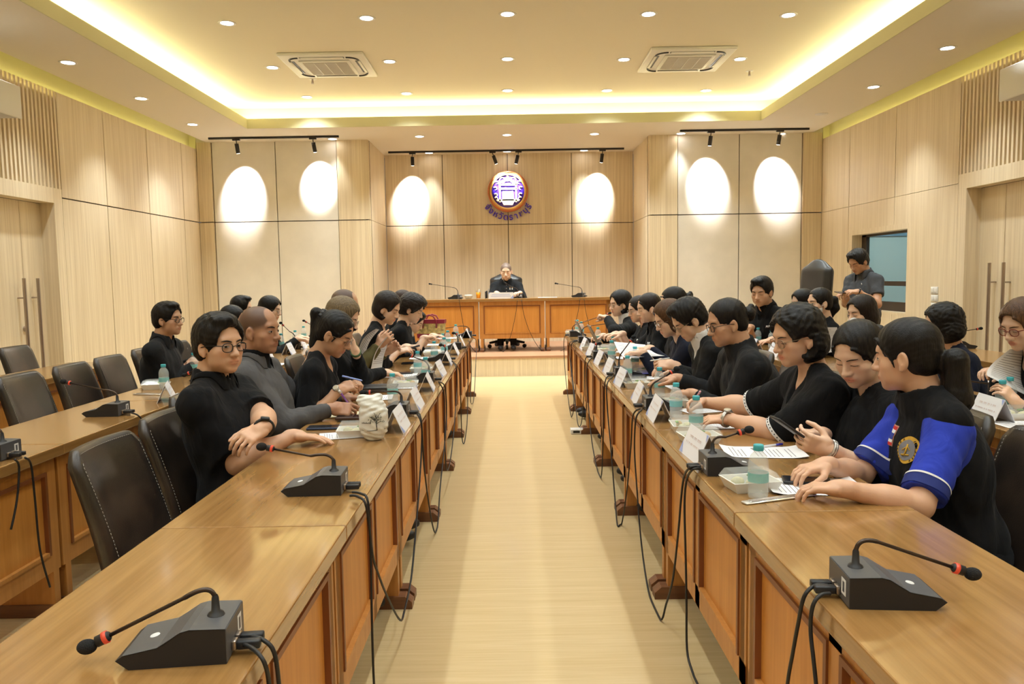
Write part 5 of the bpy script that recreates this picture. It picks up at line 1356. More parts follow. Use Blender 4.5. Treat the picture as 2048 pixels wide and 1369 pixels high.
cable([(700, 992, 't'), (716, 994, 't'), (733, 1015), (745, 1110), (757, 1150), (775, 1195), (800, 1241), (809, 1222), (822, 1160), (830, 1080), (838, 980), (843, 900), (843, 850), (834, 828, 't')], XA, 'cable looping to the floor between second and third left microphones')
cable([(830, 824, 't'), (842, 838), (848, 930), (858, 1010), (868, 1062), (875, 1055), (880, 980), (888, 900), (893, 830), (890, 775), (877, 764, 't')], XA, 'cable looping under the third left microphone')
cable([(878, 766, 't'), (888, 790), (889, 870), (893, 938), (900, 925), (908, 860), (913, 780), (912, 735), (903, 722, 't')], XA, 'cable looping past the fourth left microphone')
cable([(905, 724, 't'), (918, 740), (921, 790), (924, 875), (929, 885), (934, 850), (936, 760), (934, 705), (924, 697, 't')], XA, 'cable looping past the fifth left microphone')
cable([(943, 674, 't'), (953, 684), (952, 720), (949, 780), (946, 806), (941, 800), (943, 740), (940, 690), (936, 682, 't')], XA, 'cable hanging at far end of the left tables')
cable([(1655, 1172, 't'), (1630, 1172, 't'), (1608, 1195), (1596, 1250), (1585, 1310), (1575, 1369), (1568, 1460)], XB, 'left one of two cables from nearest right microphone')
cable([(1660, 1188, 't'), (1640, 1192, 't'), (1625, 1215), (1621, 1260), (1627, 1320), (1632, 1369), (1640, 1460)], XB, 'right one of two cables from nearest right microphone')
cable([(1402, 938, 't'), (1385, 940, 't'), (1373, 962), (1369, 1010), (1371, 1100), (1373, 1200), (1374, 1300), (1385, 1345), (1395, 1369), (1430, 1440)], XB, 'long straight cable below the second right microphone')
cable([(1400, 933, 't'), (1380, 936, 't'), (1368, 955), (1362, 1000), (1357, 1060), (1346, 1157), (1332, 1210), (1321, 1240), (1300, 1195), (1288, 1130), (1280, 1060), (1274, 980), (1269, 900), (1272, 838), (1284, 820, 't')], XB, 'cable looping to the floor between second and third right microphones')
cable([(1280, 818, 't'), (1266, 832), (1262, 890), (1254, 980), (1243, 1050), (1235, 1052), (1230, 1000), (1222, 900), (1215, 820), (1214, 770), (1226, 754, 't')], XB, 'cable looping under the third right microphone')
cable([(1224, 752, 't'), (1210, 765), (1207, 860), (1203, 950), (1196, 945), (1184, 885), (1176, 800), (1174, 735), (1184, 716, 't')], XB, 'cable looping past the fourth right microphone')
cable([(1181, 714, 't'), (1170, 722), (1168, 790), (1163, 845), (1156, 850), (1150, 800), (1143, 730), (1143, 690), (1152, 684, 't')], XB, 'cable looping past the fifth right microphone')
cable([(1137, 671, 't'), (1128, 680), (1130, 740), (1138, 810), (1143, 835), (1148, 800), (1140, 720), (1139, 688), (1148, 683, 't')], XB, 'cable hanging at far end of the right tables')
cable([(50, 916, 't'), (62, 930), (70, 1000), (80, 1100), (100, 1175)], X2L + .02, 'cable hanging from microphone at the left edge'); cable([(30, 920, 't'), (38, 935), (34, 1000), (22, 1060)], X2L + .02, 'shorter cable from microphone at the left edge')
cable([(262, 826, 't'), (277, 832), (290, 850), (300, 880)], X2L + .02, 'cable from the microphone before empty chairs')
YH = HY - .04
cable([(918, 598), (923, 630), (930, 665), (945, 698), (965, 709), (1000, 706)], 0, 'cable hanging from left head table microphone', y=YH)
cable([(1035, 600), (1031, 630), (1022, 670), (1010, 700), (1000, 706)], 0, 'left cable hanging from middle head table microphone', y=YH)
cable([(1043, 600), (1048, 630), (1060, 665), (1080, 698), (1105, 708), (1130, 698)], 0, 'right cable looping from middle head table microphone', y=YH)
cable([(1160, 598), (1156, 625), (1150, 650), (1144, 680)], 0, 'left cable hanging from right head table microphone', y=YH)
cable([(1168, 598), (1172, 625), (1178, 650), (1184, 680)], 0, 'right cable hanging from right head table microphone', y=YH)
# ---- name cards
M_CARD = mat('name_card', (.80, .79, .82), .5); M_CARDB = mat('name_card_blue', (.35, .42, .72), .5); M_TXT = mat('card_text', (.58, .40, .34), .7)
def tent(x, y, side, lab, grp, rz=0.0, L=.235, h=.105, z=TZ):
    """side +1: left tables (front face looks to +x). origin = base edge centre"""
    r = empty('name_card', (x, y, z), rz); tag(r, lab, 'name card', grp)
    s = side; b = .095
    m = MB()
    th = .0015
    m.add([(0, -L / 2, 0), (0, L / 2, 0), (-s * b / 2, L / 2, h), (-s * b / 2, -L / 2, h), (-s * th * 2, -L / 2, 0), (-s * th * 2, L / 2, 0), (-s * (b / 2), L / 2, h - th * 3), (-s * (b / 2), -L / 2, h - th * 3)],
          [(0, 1, 2, 3), (4, 7, 6, 5), (0, 3, 7, 4), (1, 5, 6, 2)], M_CARD)
    m.add([(-s * b, -L / 2, 0), (-s * b, L / 2, 0), (-s * b / 2, L / 2, h), (-s * b / 2, -L / 2, h), (-s * (b - th * 2), -L / 2, 0), (-s * (b - th * 2), L / 2, 0), (-s * (b / 2), L / 2, h - th * 3), (-s * (b / 2), -L / 2, h - th * 3)],
          [(0, 1, 2, 3), (4, 7, 6, 5), (0, 3, 7, 4), (1, 5, 6, 2)], M_CARD)
    m.build('card', r)
    def F(u, v, off=.0012): # u along the card, v up the face
        return Vector((-s * b / 2 * v + s * off, u, h * v + off * .5))
    m = MB(); rnd = random.Random(int(y * 100) + side)
    for row_, v in enumerate((.62, .40)):
        u = -L * (.30 if row_ == 0 else .36)
        while u < L * (.30 if row_ == 0 else .36):
            w_ = rnd.uniform(.004, .009); hv = .045 if row_ else .06
            m.add([F(u, v), F(u + w_ * .35, v), F(u + w_ * .35, v + hv), F(u, v + hv)], [(0, 1, 2, 3)], M_TXT)
            m.add([F(u, v + hv), F(u + w_, v + hv), F(u + w_, v + hv + .018), F(u, v + hv + .018)], [(0, 1, 2, 3)], M_TXT)
            u += w_ + rnd.choice((.003, .003, .012))
    m.build('card_text', r, fix=False)
    m = MB(); m.add([F(-s * L * .49, .02), F(-s * L * .30, .02), F(-s * L * .49, .38)], [(0, 1, 2)], M_CARDB); m.build('card_corner', r, fix=False); m = MB(); m.add([F(s * L * .49, .98), F(s * L * .40, .98), F(s * L * .49, .75)], [(0, 1, 2)], M_CARDB); m.build('card_corner', r, fix=False)
    return r
GT1, GT2 = 'name cards along the inner left tables', 'name cards along the inner right tables'
nL = ['nearest, beside the white plastic bag', 'second from the camera', 'third from the camera', 'fourth from the camera', 'fifth from the camera', 'sixth from the camera', 'seventh from the camera', 'farthest']
for y, n_ in zip((3.48, 4.07, 4.73, 5.45, 6.15, 6.95, 7.85, 8.95), nL): tent(X1L - .015, y, 1, 'folded white name card on left table edge, ' + n_, GT1, random.Random(y).uniform(-.06, .06))
nR = ['nearest, touching the second microphone', 'second from the camera', 'third from the camera', 'fourth from the camera', 'fifth from the camera', 'sixth from the camera', 'seventh from the camera', 'farthest']
for y, n_ in zip((2.84, 3.64, 4.14, 4.8, 5.4, 6.0, 6.65, 7.3), nR): tent(X1R + .02, y, -1, 'folded white name card on right table edge, ' + n_, GT2, random.Random(y).uniform(-.08, .08))
for q, rz, s, lb in (((352, 800), .35, 1, 'white name card between bottle and person in black polo'), ((420, 775), 0, 1, 'white name card in second left row partly hidden'), ((588, 708), .1, 1, 'white name card before long haired person, nearer'), ((612, 697), .1, 1, 'white name card before long haired person, farther'), ((545, 722), .1, 1, 'white name card behind person in grey shirt'),
                    ((1960, 838), -.1, -1, 'white name card before person with red glasses'), ((1497, 700), 0, -1, 'white name card before person in black polo, nearer window'), ((1543, 712), 0, -1, 'white name card behind bun haired person')):
    p = AZ(q[0], q[1], TZ); tent(p.x, p.y, s, lb, 'name cards along the outer tables', rz)
r = empty('name_plate', (AY(1002, 597, 11.93).x, 11.93, zh)); tag(r, 'wide white name plate standing on the head table', 'name card')
wpl = AY(1026, 597, 11.93).x - AY(976, 597, 11.93).x
m = MB(); m.box(-wpl / 2, wpl / 2, 0, .006, 0, .095, M_CARD); m.build('card', r)
m = MB()
for v, w_ in ((.058, .36), (.032, .40)):
    for k in range(26): m.box(-wpl * w_ + k * wpl * w_ * 2 / 26, -wpl * w_ + k * wpl * w_ * 2 / 26 + wpl * .018, -.001, 0, v, v + .011, M_CARDB)
m.build('card_text', r)
m = MB(); m.add([(wpl / 2, -.001, 0), (wpl / 2 - .05, -.001, 0), (wpl / 2, -.001, .05)], [(0, 1, 2)], M_CARDB); m.build('card_corner', r, fix=False); m = MB(); m.add([(-wpl / 2, -.001, .095), (-wpl / 2 + .03, -.001, .095), (-wpl / 2, -.001, .065)], [(0, 1, 2)], M_CARDB); m.build('card_corner', r, fix=False)
# ---- water bottles
M_PET = mat('clear_plastic_bottle', (.85, .92, .92), .05, alpha=.27, spec=.9); M_CAPT = mat('teal_cap', (.06, .40, .46), .4); M_LAB = mat('teal_label', (.22, .58, .58), .4, alpha=.75); M_WAT = mat('water', (.80, .90, .90), .05, alpha=.14, spec=.8)
def bottle_proto():
    r = empty('water_bottle')
    m = MB(); prof = [(.0001, .004), (.018, .0), (.028, .002), (.0305, .012), (.0300, .028), (.0285, .032), (.0300, .036), (.0300, .088), (.0310, .094), (.0300, .112), (.024, .130), (.0135, .143), (.0125, .150)]
    m.lathe(prof, M_PET, 28); m.build('bottle_body', r)
    m = MB(); m.lathe([(.0001, .008), (.0275, .010), (.0285, .060), (.0285, .0775), (.0001, .078)], M_WAT, 24); m.build('water', r)
    m = MB(); m.lathe([(.0308, .052), (.0308, .080)], M_LAB, 28); m.build('label', r)
    m = MB(); m.lathe([(.0150, .147), (.0155, .149), (.0155, .163), (.0145, .165), (.0001, .165)], M_CAPT, 24); m.build('cap', r)
    return r
_b0 = bottle_proto(); _bu = [False]
def bottle(px, py, lab, grp, z=TZ, p=None):
    p = p or AZ(px, py, z)
    if not _bu[0]: _bu[0] = True; o = _b0; o.location = p
    else: o = copy_tree(_b0, p, random.random() * 6)
    tag(o, lab, 'water bottle', grp); return o
GB1, GB2, GB3 = 'teal capped water bottles on inner left tables', 'teal capped water bottles on inner right tables', 'teal capped water bottles on outer tables'
for (x, y), l in zip([(786, 806), (852, 764), (836, 748), (869, 722), (889, 712), (886, 702), (896, 694), (912, 678)], ['nearest, behind white plastic bag', 'second, beside tilted name card', 'third, by the clear food box', 'fourth from the camera', 'fifth from the camera', 'sixth from the camera', 'seventh from the camera', 'farthest one']): bottle(x, y, 'water bottle with teal cap on left table, ' + l, GB1)
for (x, y), l in zip([(1516, 996), (1392, 868), (1352, 834), (1319, 793), (1255, 762), (1270, 738), (1223, 722), (1226, 711), (1196, 687), (1163, 672), (1155, 667)], ['nearest and largest, by food box', 'second, by the nearest name card', 'third, by white food tray', 'fourth, beside third microphone', 'fifth from the camera', 'sixth, before person in suit', 'seventh from the camera', 'eighth from the camera', 'ninth, beside open laptop', 'tenth, beside farther laptop', 'farthest at table end']): bottle(x, y, 'water bottle with teal cap on right table, ' + l, GB2)
for (x, y), l in zip([(329, 780), (389, 750), (563, 700), (591, 692), (608, 681), (2003, 830), (2018, 822), (1516, 690), (1543, 696), (1684, 732)], ['on second left row by white tray', 'in front of folded arms person behind', 'behind person in grey shirt', 'before long haired person', 'just past long haired person', 'before person with red glasses', 'right behind the one before red glasses', 'by person in black polo with logo', 'right of polo person bottle', 'before long haired masked person']): bottle(x, y, 'water bottle with teal cap ' + l, GB3)
# ---- food boxes
M_TRAY = mat('white_foam_tray', (.78, .77, .72), .55); M_LID = mat('clear_lid', (.85, .88, .86), .08, alpha=.22, spec=.9); M_GRN = mat('green_garnish', (.16, .30, .05), .6); M_FOOD = mat('pale_food', (.62, .58, .36), .7, var=.2, vscale=(60, 60, 60)); M_BUN = mat('bread_bun', (.55, .36, .13), .6)
def tray_proto():
    r = empty('food_box')
    a, b, h = .080, .060, .034
    m = MB(); k = .80
    vo = [(-a * k, -b * k, 0), (a * k, -b * k, 0), (a * k, b * k, 0), (-a * k, b * k, 0), (-a, -b, h), (a, -b, h), (a, b, h), (-a, b, h)]
    vi = [(-a * .93, -b * .92, h), (a * .93, -b * .92, h), (a * .93, b * .92, h), (-a * .93, b * .92, h), (-a * k * .95, -b * k * .95, .004), (a * k * .95, -b * k * .95, .004), (a * k * .95, b * k * .95, .004), (-a * k * .95, b * k * .95, .004)]
    m.add(vo + vi, [(3, 2, 1, 0), (0, 1, 5, 4), (1, 2, 6, 5), (2, 3, 7, 6), (3, 0, 4, 7), (4, 5, 9, 8), (5, 6, 10, 9), (6, 7, 11, 10), (7, 4, 8, 11), (8, 9, 13, 12), (9, 10, 14, 13), (10, 11, 15, 14), (11, 8, 12, 15), (12, 13, 14, 15)], M_TRAY); m.build('tray', r)
    m = MB(); m.add([(-a, -b, h + .001), (a, -b, h + .001), (a, b, h + .001), (-a, b, h + .001), (-a * .82, -b * .80, h + .026), (a * .82, -b * .80, h + .026), (a * .82, b * .80, h + .026), (-a * .82, b * .80, h + .026)], [(0, 1, 5, 4), (1, 2, 6, 5), (2, 3, 7, 6), (3, 0, 4, 7), (4, 5, 6, 7)], M_LID); m.build('lid', r)
    for (x, y, rr, mm) in ((-.035, .015, .022, M_FOOD), (.005, -.012, .024, M_FOOD), (.040, .018, .018, M_BUN)):
        m = MB(); m.ell((x, y, .022), (rr, rr * .8, .015), mm, 10); m.build('food_piece', r)
    m = MB(); m.ell((.02, .03, .036), (.018, .008, .005), M_GRN, 8); m.build('leaf_garnish', r)
    return r
_t0 = tray_proto(); _tu = [False]
def tray(px, py, lab, rz=0.0, grp='clear lidded white food boxes', z=TZ):
    p = AZ(px, py, z)
    if not _tu[0]: _tu[0] = True; o = _t0; o.location = p; o.rotation_euler[2] = rz
    else: o = copy_tree(_t0, p, rz)
    tag(o, lab, 'food box', grp)
for x, y, l, rz in ((712, 872, 'at the left of white plastic bag', .1), (812, 774, 'before person with ash brown hair', .1), (843, 745, 'beyond the tilted cards on left table', 0), (865, 712, 'mid left table by papers', 0), (1500, 978, 'beside the nearest right bottle', .15), (1398, 884, 'behind the nearest right name card', .1), (1369, 862, 'between two bottles before curly haired person', 1.5), (1341, 812, 'before bun haired person', .1), (1272, 775, 'left of tablet with blue screen', .1), (1283, 748, 'before person bowing over tablet', 0), (1180, 700, 'under the laptops on right table', 0), (1206, 705, 'beside seventh right bottle', .2), (1144, 670, 'at far end of right table', 0), (312, 778, 'under the bottle in second left row', .2), (2040, 838, 'at right edge before red glasses', 0)):
    tray(x, y, 'white food box with clear lid ' + l, rz)
# ---- papers, phones, pens
def sheet(cx, cy, L, W, rz, lab, z=TZ, n=3, curl=.0, name='paper_sheet', grp='papers lying on the tables', text=True, mm=None, th=.0012, p=None):
    p = p or AZ(cx, cy, z)
    r = empty(name, (p.x, p.y, z if p is None else p.z), rz); tag(r, lab, 'paper', grp)
    mm = mm or M_PAPER
    m = MB()
    def fn(u, v, dz=0):
        x = (u - .5) * L; y = (v - .5) * W
        return (x, y, .0012 + dz + curl * max(0, abs(u - .5) * 2 - .55) ** 2 * 2)
    m.grid(lambda u, v: fn(u, v, th), 10, 4, mm); m.grid(lambda u, v: fn(u, v, 0), 10, 4, mm); m.build('paper', r, fix=False)
    if text:
        t = MB(); rnd = random.Random(int(cx))
        for k in range(16):
            u = .10 + .80 * k / 16
            if rnd.random() < .12: continue
            v0, v1 = .10, rnd.uniform(.65, .9)
            a_, b_ = fn(u, v0, th + .0004), fn(u, v1, th + .0004); c_, d_ = fn(u + .012, v1, th + .0004), fn(u + .012, v0, th + .0004)
            t.add([a_, b_, c_, d_], [(0, 1, 2, 3)], M_INK)
        t.build('printed_text', r, fix=False)
    return r
for (x, y, L, W, rz, l, cl) in (
    (688, 872, .21, .15, .25, 'white handout under flat hand of person in black polo', 0), (742, 797, .25, .19, .1, 'white sheets before person with high ponytail', .01), (795, 752, .28, .20, .05, 'white sheets under the hand of ash haired person', .01), (800, 775, .22, .16, 0, 'white paper edge by second left bottle', 0),
    (853, 717, .28, .20, 0, 'white papers mid left table by clear food box', .01), (862, 702, .28, .20, 0, 'white papers beside fourth left bottle', 0), (880, 690, .28, .20, 0, 'white papers before fluffy haired person', 0), (888, 677, .29, .2, 0, 'thick white papers near far end of left table', 0),
    (1525, 906, .297, .19, -.12, 'printed page with blue pen before person holding phone', .02), (1625, 975, .29, .20, -.10, 'printed pages under hands of person in black vest', .02), (1440, 852, .22, .16, .1, 'white page under wrist of curly haired person', .0), (1402, 822, .20, .15, .3, 'small notepad under pen of curly haired person', 0), (1372, 775, .23, .17, .1, 'white page before bun haired person', .0),
    (1290, 757, .2, .15, 0, 'white page left of the tablet', 0), (1262, 716, .28, .2, .1, 'white pages under hands of brown haired person', .01), (1235, 704, .25, .18, 0, 'white pages before logo polo person', .01), (1225, 690, .25, .18, 0, 'white pages beside the open laptop', 0),
    (380, 790, .20, .15, .1, 'white pages in second left row behind the black polo', 0), (455, 748, .28, .20, 0, 'white pages in second left row past the shaved head', 0), (640, 690, .28, .20, 0, 'white pages past the high ponytail', 0), (538, 730, .25, .2, 0, 'white pages behind the grey shirt', 0),
    (1935, 812, .28, .2, 0, 'white pages behind the black vest, second right row', 0), (1930, 762, .25, .2, 0, 'white pages near wavy haired person', 0), (1520, 710, .28, .2, 0, 'white pages before person in black polo, right row', 0), (1700, 760, .28, .2, 0, 'white pages in second right row past phone holder', 0), (2040, 850, .2, .15, 0, 'white page at the right frame edge', 0)):
    sheet(x, y, L, W, rz, l, curl=cl)
p = AY(1095, 597, 12.15); sheet(0, 0, .3, .2, 0, 'white papers right of middle head table microphone', p=Vector((p.x, 12.15, zh)), text=False)
def slab(name, cx, cy, L, W, T, rz, mm, lab, cat, z=TZ, screen=None, grp=None, p=None, tilt=None):
    p = p or AZ(cx, cy, z); r = empty(name, (p.x, p.y, p.z)); r.rotation_euler = tilt or (0, 0, rz); tag(r, lab, cat, grp)
    MB().bbox(-L / 2, L / 2, -W / 2, W / 2, .0005, T, mm, min(T * .4, .004), 2).build('casing', r)
    if screen: MB().box(-L / 2 + .004, L / 2 - .004, -W / 2 + .004, W / 2 - .004, T, T + .0006, screen).build('screen', r)
    return r
M_SCR = mat('dark_screen', (.01, .012, .018), .08); M_SCRB = mat('blue_screen', (.03, .03, .10), .15, emit=(.10, .10, .45), estr=.35); M_NOTE = mat('cream_notebook', (.72, .66, .45), .6); M_NAVY = mat('navy_case', (.03, .045, .09), .5); M_BRN = mat('brown_case', (.06, .03, .02), .5)
slab('mobile_phone', 648, 858, .15, .075, .011, .05, M_NAVY, 'dark phone lying beside flat hand on left table', 'phone', screen=M_SCR, grp='phones lying on the tables')
slab('notebook', 678, 832, .22, .15, .008, .02, M_NOTE, 'cream notebook being written on by person in grey shirt', 'notebook')
slab('mobile_phone', 706, 838, .16, .08, .014, .02, M_BRN, 'dark brown phone on cream notebook near white bag', 'phone', screen=M_SCR, z=TZ + .009, grp='phones lying on the tables')
slab('document_stack', 748, 779, .28, .20, .02, .03, M_PAPER, 'stack of papers before person with high ponytail', 'paper')
slab('tablet_case', 755, 776, .24, .17, .012, .05, M_BLACK, 'black folder lying on paper stack on left table', 'folder', z=TZ + .0215)
slab('mobile_phone', 803, 748, .15, .075, .010, .3, M_BLACK, 'black phone under hand of ash haired person', 'phone', screen=M_SCR, z=TZ + .003, grp='phones lying on the tables')
slab('mobile_phone', 822, 728, .15, .075, .010, 0, M_BLACK, 'black phone mid left table beyond the held microphone', 'phone', screen=M_SCR, grp='phones lying on the tables')
slab('tablet_case', 845, 698, .24, .17, .012, 0, M_BLACK, 'black tablet before person with dark bob hair', 'tablet')
slab('mobile_phone', 1613, 965, .15, .078, .010, -.25, M_BLACK, 'black phone under hands of person in black vest', 'phone', screen=M_SCR, z=TZ + .004, grp='phones lying on the tables')
slab('mobile_phone', 1384, 768, .09, .06, .012, .4, M_BLACK, 'black car key case on white page, right table', 'key case', z=TZ + .003)
slab('tablet', 1312, 747, .25, .18, .008, 0, M_BLACK, 'tablet with glowing blue screen before person in suit', 'tablet', screen=M_SCRB)
slab('black_wallet', 1275, 757, .11, .08, .02, 0, M_BLACK, 'small black wallet beside fifth right bottle', 'wallet')
def held(name, px, py, Y, L, W, T, rot, mm, lab, cat, screen=None):
    p = AY(px, py, Y); return slab(name, 0, 0, L, W, T, 0, mm, lab, cat, screen=screen, p=p, tilt=rot)
held('mobile_phone', 1581, 862, 2.66, .155, .075, .009, (0, .62, .1), M_BLACK, 'dark phone held up by person in ribbed top', 'phone', M_SCR)
held('mobile_phone', 1683, 586, 8.12, .15, .075, .010, (.2, 0, .5), M_BRN, 'phone held by person standing by the window', 'phone', M_SCR)
held('mobile_phone', 822, 697, 6.22, .15, .075, .010, (0, -.2, .1), M_BLACK, 'phone held by person with dark bob hair', 'phone', M_SCR)
held('mobile_phone', 862, 678, 7.1, .15, .075, .010, (0, -.2, .1), M_BLACK, 'phone held by fluffy haired person', 'phone', M_SCR)
def pen(p0, p1, mm, lab, m2=None, r=.0045):
    p0, p1 = Vector(p0), Vector(p1); o = (p0 + p1) / 2; e = empty('pen', o); tag(e, lab, 'pen', 'pens in hands and on papers')
    d = (p1 - p0).normalized(); m = MB(); m.tube([p0 - o, p0 - o + d * .008, p1 - o], [.001, r, r], mm, 8); m.build('barrel', e)
    m = MB(); m.tube([p1 - o - d * .03, p1 - o + d * .004], [r * 1.15, r * 1.1], m2 or mm, 8); m.build('pen_cap', e)
M_PUR = mat('purple_pen', (.28, .10, .55), .35); M_BLU = mat('blue_pen', (.03, .03, .30), .3); M_PNK = mat('pink_pen', (.80, .42, .50), .35); M_WPEN = mat('white_stylus', (.8, .8, .8), .35); M_CLP = mat('clear_blue_pen', (.25, .33, .70), .3)
pen(AZ(700, 812, TZ + .03), AY(679, 783, 3.72), M_PUR, 'purple pen in the hand of person in grey shirt', M_WPEN)
pen(AY(725, 762, 4.0), AY(686, 753, 4.0), M_CLP, 'clear and blue pen held in clasped hands')
pen(AZ(1500, 897, TZ + .008), AZ(1563, 889, TZ + .008), M_WPEN, 'blue capped pen lying on printed page', M_BLU)
pen(AZ(1381, 815, TZ + .01), AY(1400, 784, 3.55), M_PNK, 'pink pen in the hand of curly haired person')
pen(AY(1300, 722, 4.5), AY(1338, 717, 4.5), M_WPEN, 'white stylus in hand of person in suit', None, .0035)
# plastic sleeve with straws / cutlery
M_FOIL = mat('clear_wrapper', (.80, .80, .80), .12, metal=.7)
for (a, b, z, l) in (((1487, 1006), (1628, 988), TZ, 'long clear wrapped cutlery pack beside nearest right bottle'), ((268, 788), (322, 789), TZ, 'long clear wrapped cutlery pack in second left row')):
    p0, p1 = AZ(*a, z + .005), AZ(*b, z + .005); o = (p0 + p1) / 2; r = empty('cutlery_pack', (o.x, o.y, z)); tag(r, l, 'cutlery pack', 'wrapped cutlery packs')
    d = p1 - p0; an = math.atan2(d.y, d.x); R_ = Matrix.Rotation(an, 4, 'Z'); L = d.length
    m = MB(); m.bbox(-L / 2, L / 2, -.014, .014, .001, .007, M_FOIL, .003, 2, M=R_); m.build('wrapper', r)
    for yy in (-.006, .005): m = MB(); m.bbox(-L / 2 + .02, L / 2 - .02, yy - .003, yy + .003, .006, .010, M_METAL, .002, 2, M=R_); m.build('cutlery', r)
# ---- curved sheets held in hands
def curved_sheet(q, lab, bend=.06, n=12, grp='papers held in hands'):
    """q: four world corners a,b,c,d (a-b top edge)"""
    a, b, c, d = [Vector(v) for v in q]; o = (a + b + c + d) / 4; nn = (b - a).cross(d - a).normalized()
    e = empty('held_paper', o); tag(e, lab, 'paper', grp); m = MB()
    def fn(u, v, dd=0): p = (a * (1 - u) + b * u) * (1 - v) + (d * (1 - u) + c * u) * v; return p + nn * (bend * math.sin(math.pi * v) + dd) - o
    m.grid(lambda u, v: fn(u, v, .0008), n, n, M_PAPER); m.grid(lambda u, v: fn(u, v, -.0008), n, n, M_PAPER); m.build('paper', e, fix=False)
    t = MB()
    for k in range(14):
        v = .10 + k * .058
        t.add([fn(.08, v, .0016), fn(.9 if k % 5 else .5, v, .0016), fn(.9 if k % 5 else .5, v + .012, .0016), fn(.08, v + .012, .0016)], [(0, 1, 2, 3)], M_INK)
        t.add([fn(.08, v, -.0016), fn(.9 if k % 5 else .5, v, -.0016), fn(.9 if k % 5 else .5, v + .012, -.0016), fn(.08, v + .012, -.0016)], [(0, 1, 2, 3)], M_INK)
    t.build('printed_text', e, fix=False)
curved_sheet((AY(752, 658, 5.2), AY(758, 660, 5.5), AY(728, 730, 5.5), AY(716, 708, 5.2)), 'white sheet folded back in hand of person in olive', .03)
curved_sheet((AY(772, 675, 5.25), AY(788, 672, 5.5), AY(764, 735, 5.5), AY(742, 738, 5.2)), 'white sheet hanging from hand of person in olive', .02)
curved_sheet((AY(1228, 684, 5.9), AY(1290, 690, 5.9), AY(1330, 712, 5.3), AY(1250, 716, 5.2)), 'open white report lifted by brown haired person', .02)
curved_sheet((AY(2020, 699, 3.75), AY(2095, 705, 3.9), AY(2060, 795, 3.75), AY(1974, 752, 3.55)), 'large printed pages held by person with red glasses', .04)
curved_sheet((AY(1650, 655, 6.12), AY(1674, 655, 6.2), AY(1682, 702, 6.2), AY(1656, 706, 6.12)), 'white sheet held up by masked person, second right row', .01)
# ---- laptops
def laptop(px, py, lab, rz):
    p = AZ(px, py, TZ); r = empty('laptop', p, rz); tag(r, lab, 'laptop', 'open laptops at the far right'); M_AL = mat('laptop_grey', (.22, .20, .18), .4, metal=.5)
    MB().bbox(-.11, .11, -.16, .16, 0, .016, M_AL, .004).build('keyboard_base', r)
    s = MB(); s.bbox(-.005, .005, -.16, .16, 0, .22, M_AL, .002); s.v = [tuple(Matrix.Translation((-.11, 0, .014)) @ Matrix.Rotation(-.45, 4, 'Y') @ Vector(v)) for v in s.v]; ob = s.build('laptop_lid', r)
    s = MB(); s.box(.0055, .006, -.15, .15, .01, .21, M_SCR); s.v = [tuple(Matrix.Translation((-.11, 0, .014)) @ Matrix.Rotation(-.45, 4, 'Y') @ Vector(v)) for v in s.v]; s.build('screen', r)
laptop(1220, 694, 'nearer grey laptop opened on the right table', 0); laptop(1190, 680, 'farther grey laptop opened on the right table', 0)
# ---- white plastic bag with tree print
M_BAG = mat('white_plastic_bag', (.84, .84, .78), .35, trans=.15, bump=.4, bscale=30); M_PRT = mat('dark_print', (.03, .04, .03), .7)
p = AZ(748, 880, TZ)
BG = [ell((0, 0, .070), (.062, .054, .078)), ell((.002, 0, .125), (.058, .048, .045), k=.03), ell((-.010, .0, .168), (.044, .034, .026), k=.035), ell((-.048, .0, .176), (.022, .015, .018), k=.02), ell((.022, .006, .186), (.020, .016, .012), k=.015), plane((0, 0, 0), (0, 0, -1), k=.004),
      warp(lambda X, Y, Z: .0020 * np.sin(95 * X + 20 * np.sin(18 * Z)) * np.sin(50 * Y + 30 * Z) + .0016 * np.sin(170 * Z + 60 * X + 40 * Y) * (Z > .13) + .0018 * np.sin(120 * X + 110 * Z) * (Z < .04))]
bv, bq = surf(BG, .004); r = mesh_np('plastic_bag', [(bv, bq, M_BAG, None)]); r.location = p; tag(r, 'knotted white plastic bag with black tree print on left table', 'plastic bag')
# the print faces the camera
dv = Vector((-p.x, -p.y, 0)).normalized(); dn = V(dv.x, dv.y, 0); rt_ = V(-dv.y, dv.x, 0)
def bagpt(x, z, off=.0015):
    P = (dn * .12 + rt_ * x + V(0, 0, z))[None]
    for _ in range(60): P = P - dn * np.clip(ev(BG, P) * .7, -.01, .02)[:, None]
    return P[0] + dn * off
def bagline(mb, pts, w): mb.tube([Vector(bagpt(x, z)) for x, z in pts], w, M_PRT, 5)
m = MB(); bagline(m, [(-.050, .050), (-.02, .048), (.01, .050), (.048, .052)], .0011); bagline(m, [(.014, .050), (.012, .075), (.012, .090)], .0020)
for i in range(9):
    a = math.radians(20 + 140 * i / 8); x0, z0 = .012, .078 + .01 * (i % 3)
    bagline(m, [(x0, z0), (x0 + .014 * math.cos(a), z0 + .012 * math.sin(a) + .004), (x0 + .030 * math.cos(a), z0 + .030 * math.sin(a))], .0009)
rnd = random.Random(3)
for i in range(60):
    a = rnd.uniform(0, math.pi); rr = rnd.uniform(.014, .036); x = .012 + rr * math.cos(a) * 1.0; z = .082 + rr * math.sin(a) * .95
    q = Vector(bagpt(x, z)); m.ell(q, (.0016, .0016, .0012), M_PRT, 4)
m.build('tree_print', r); m = MB()
for i in range(7): bagline(m, [(-.048 + i * .0055, .080), (-.046 + i * .0055, .086 if i % 2 else .083), (-.0445 + i * .0055, .080)], .0009)
m.build('word_print', r)
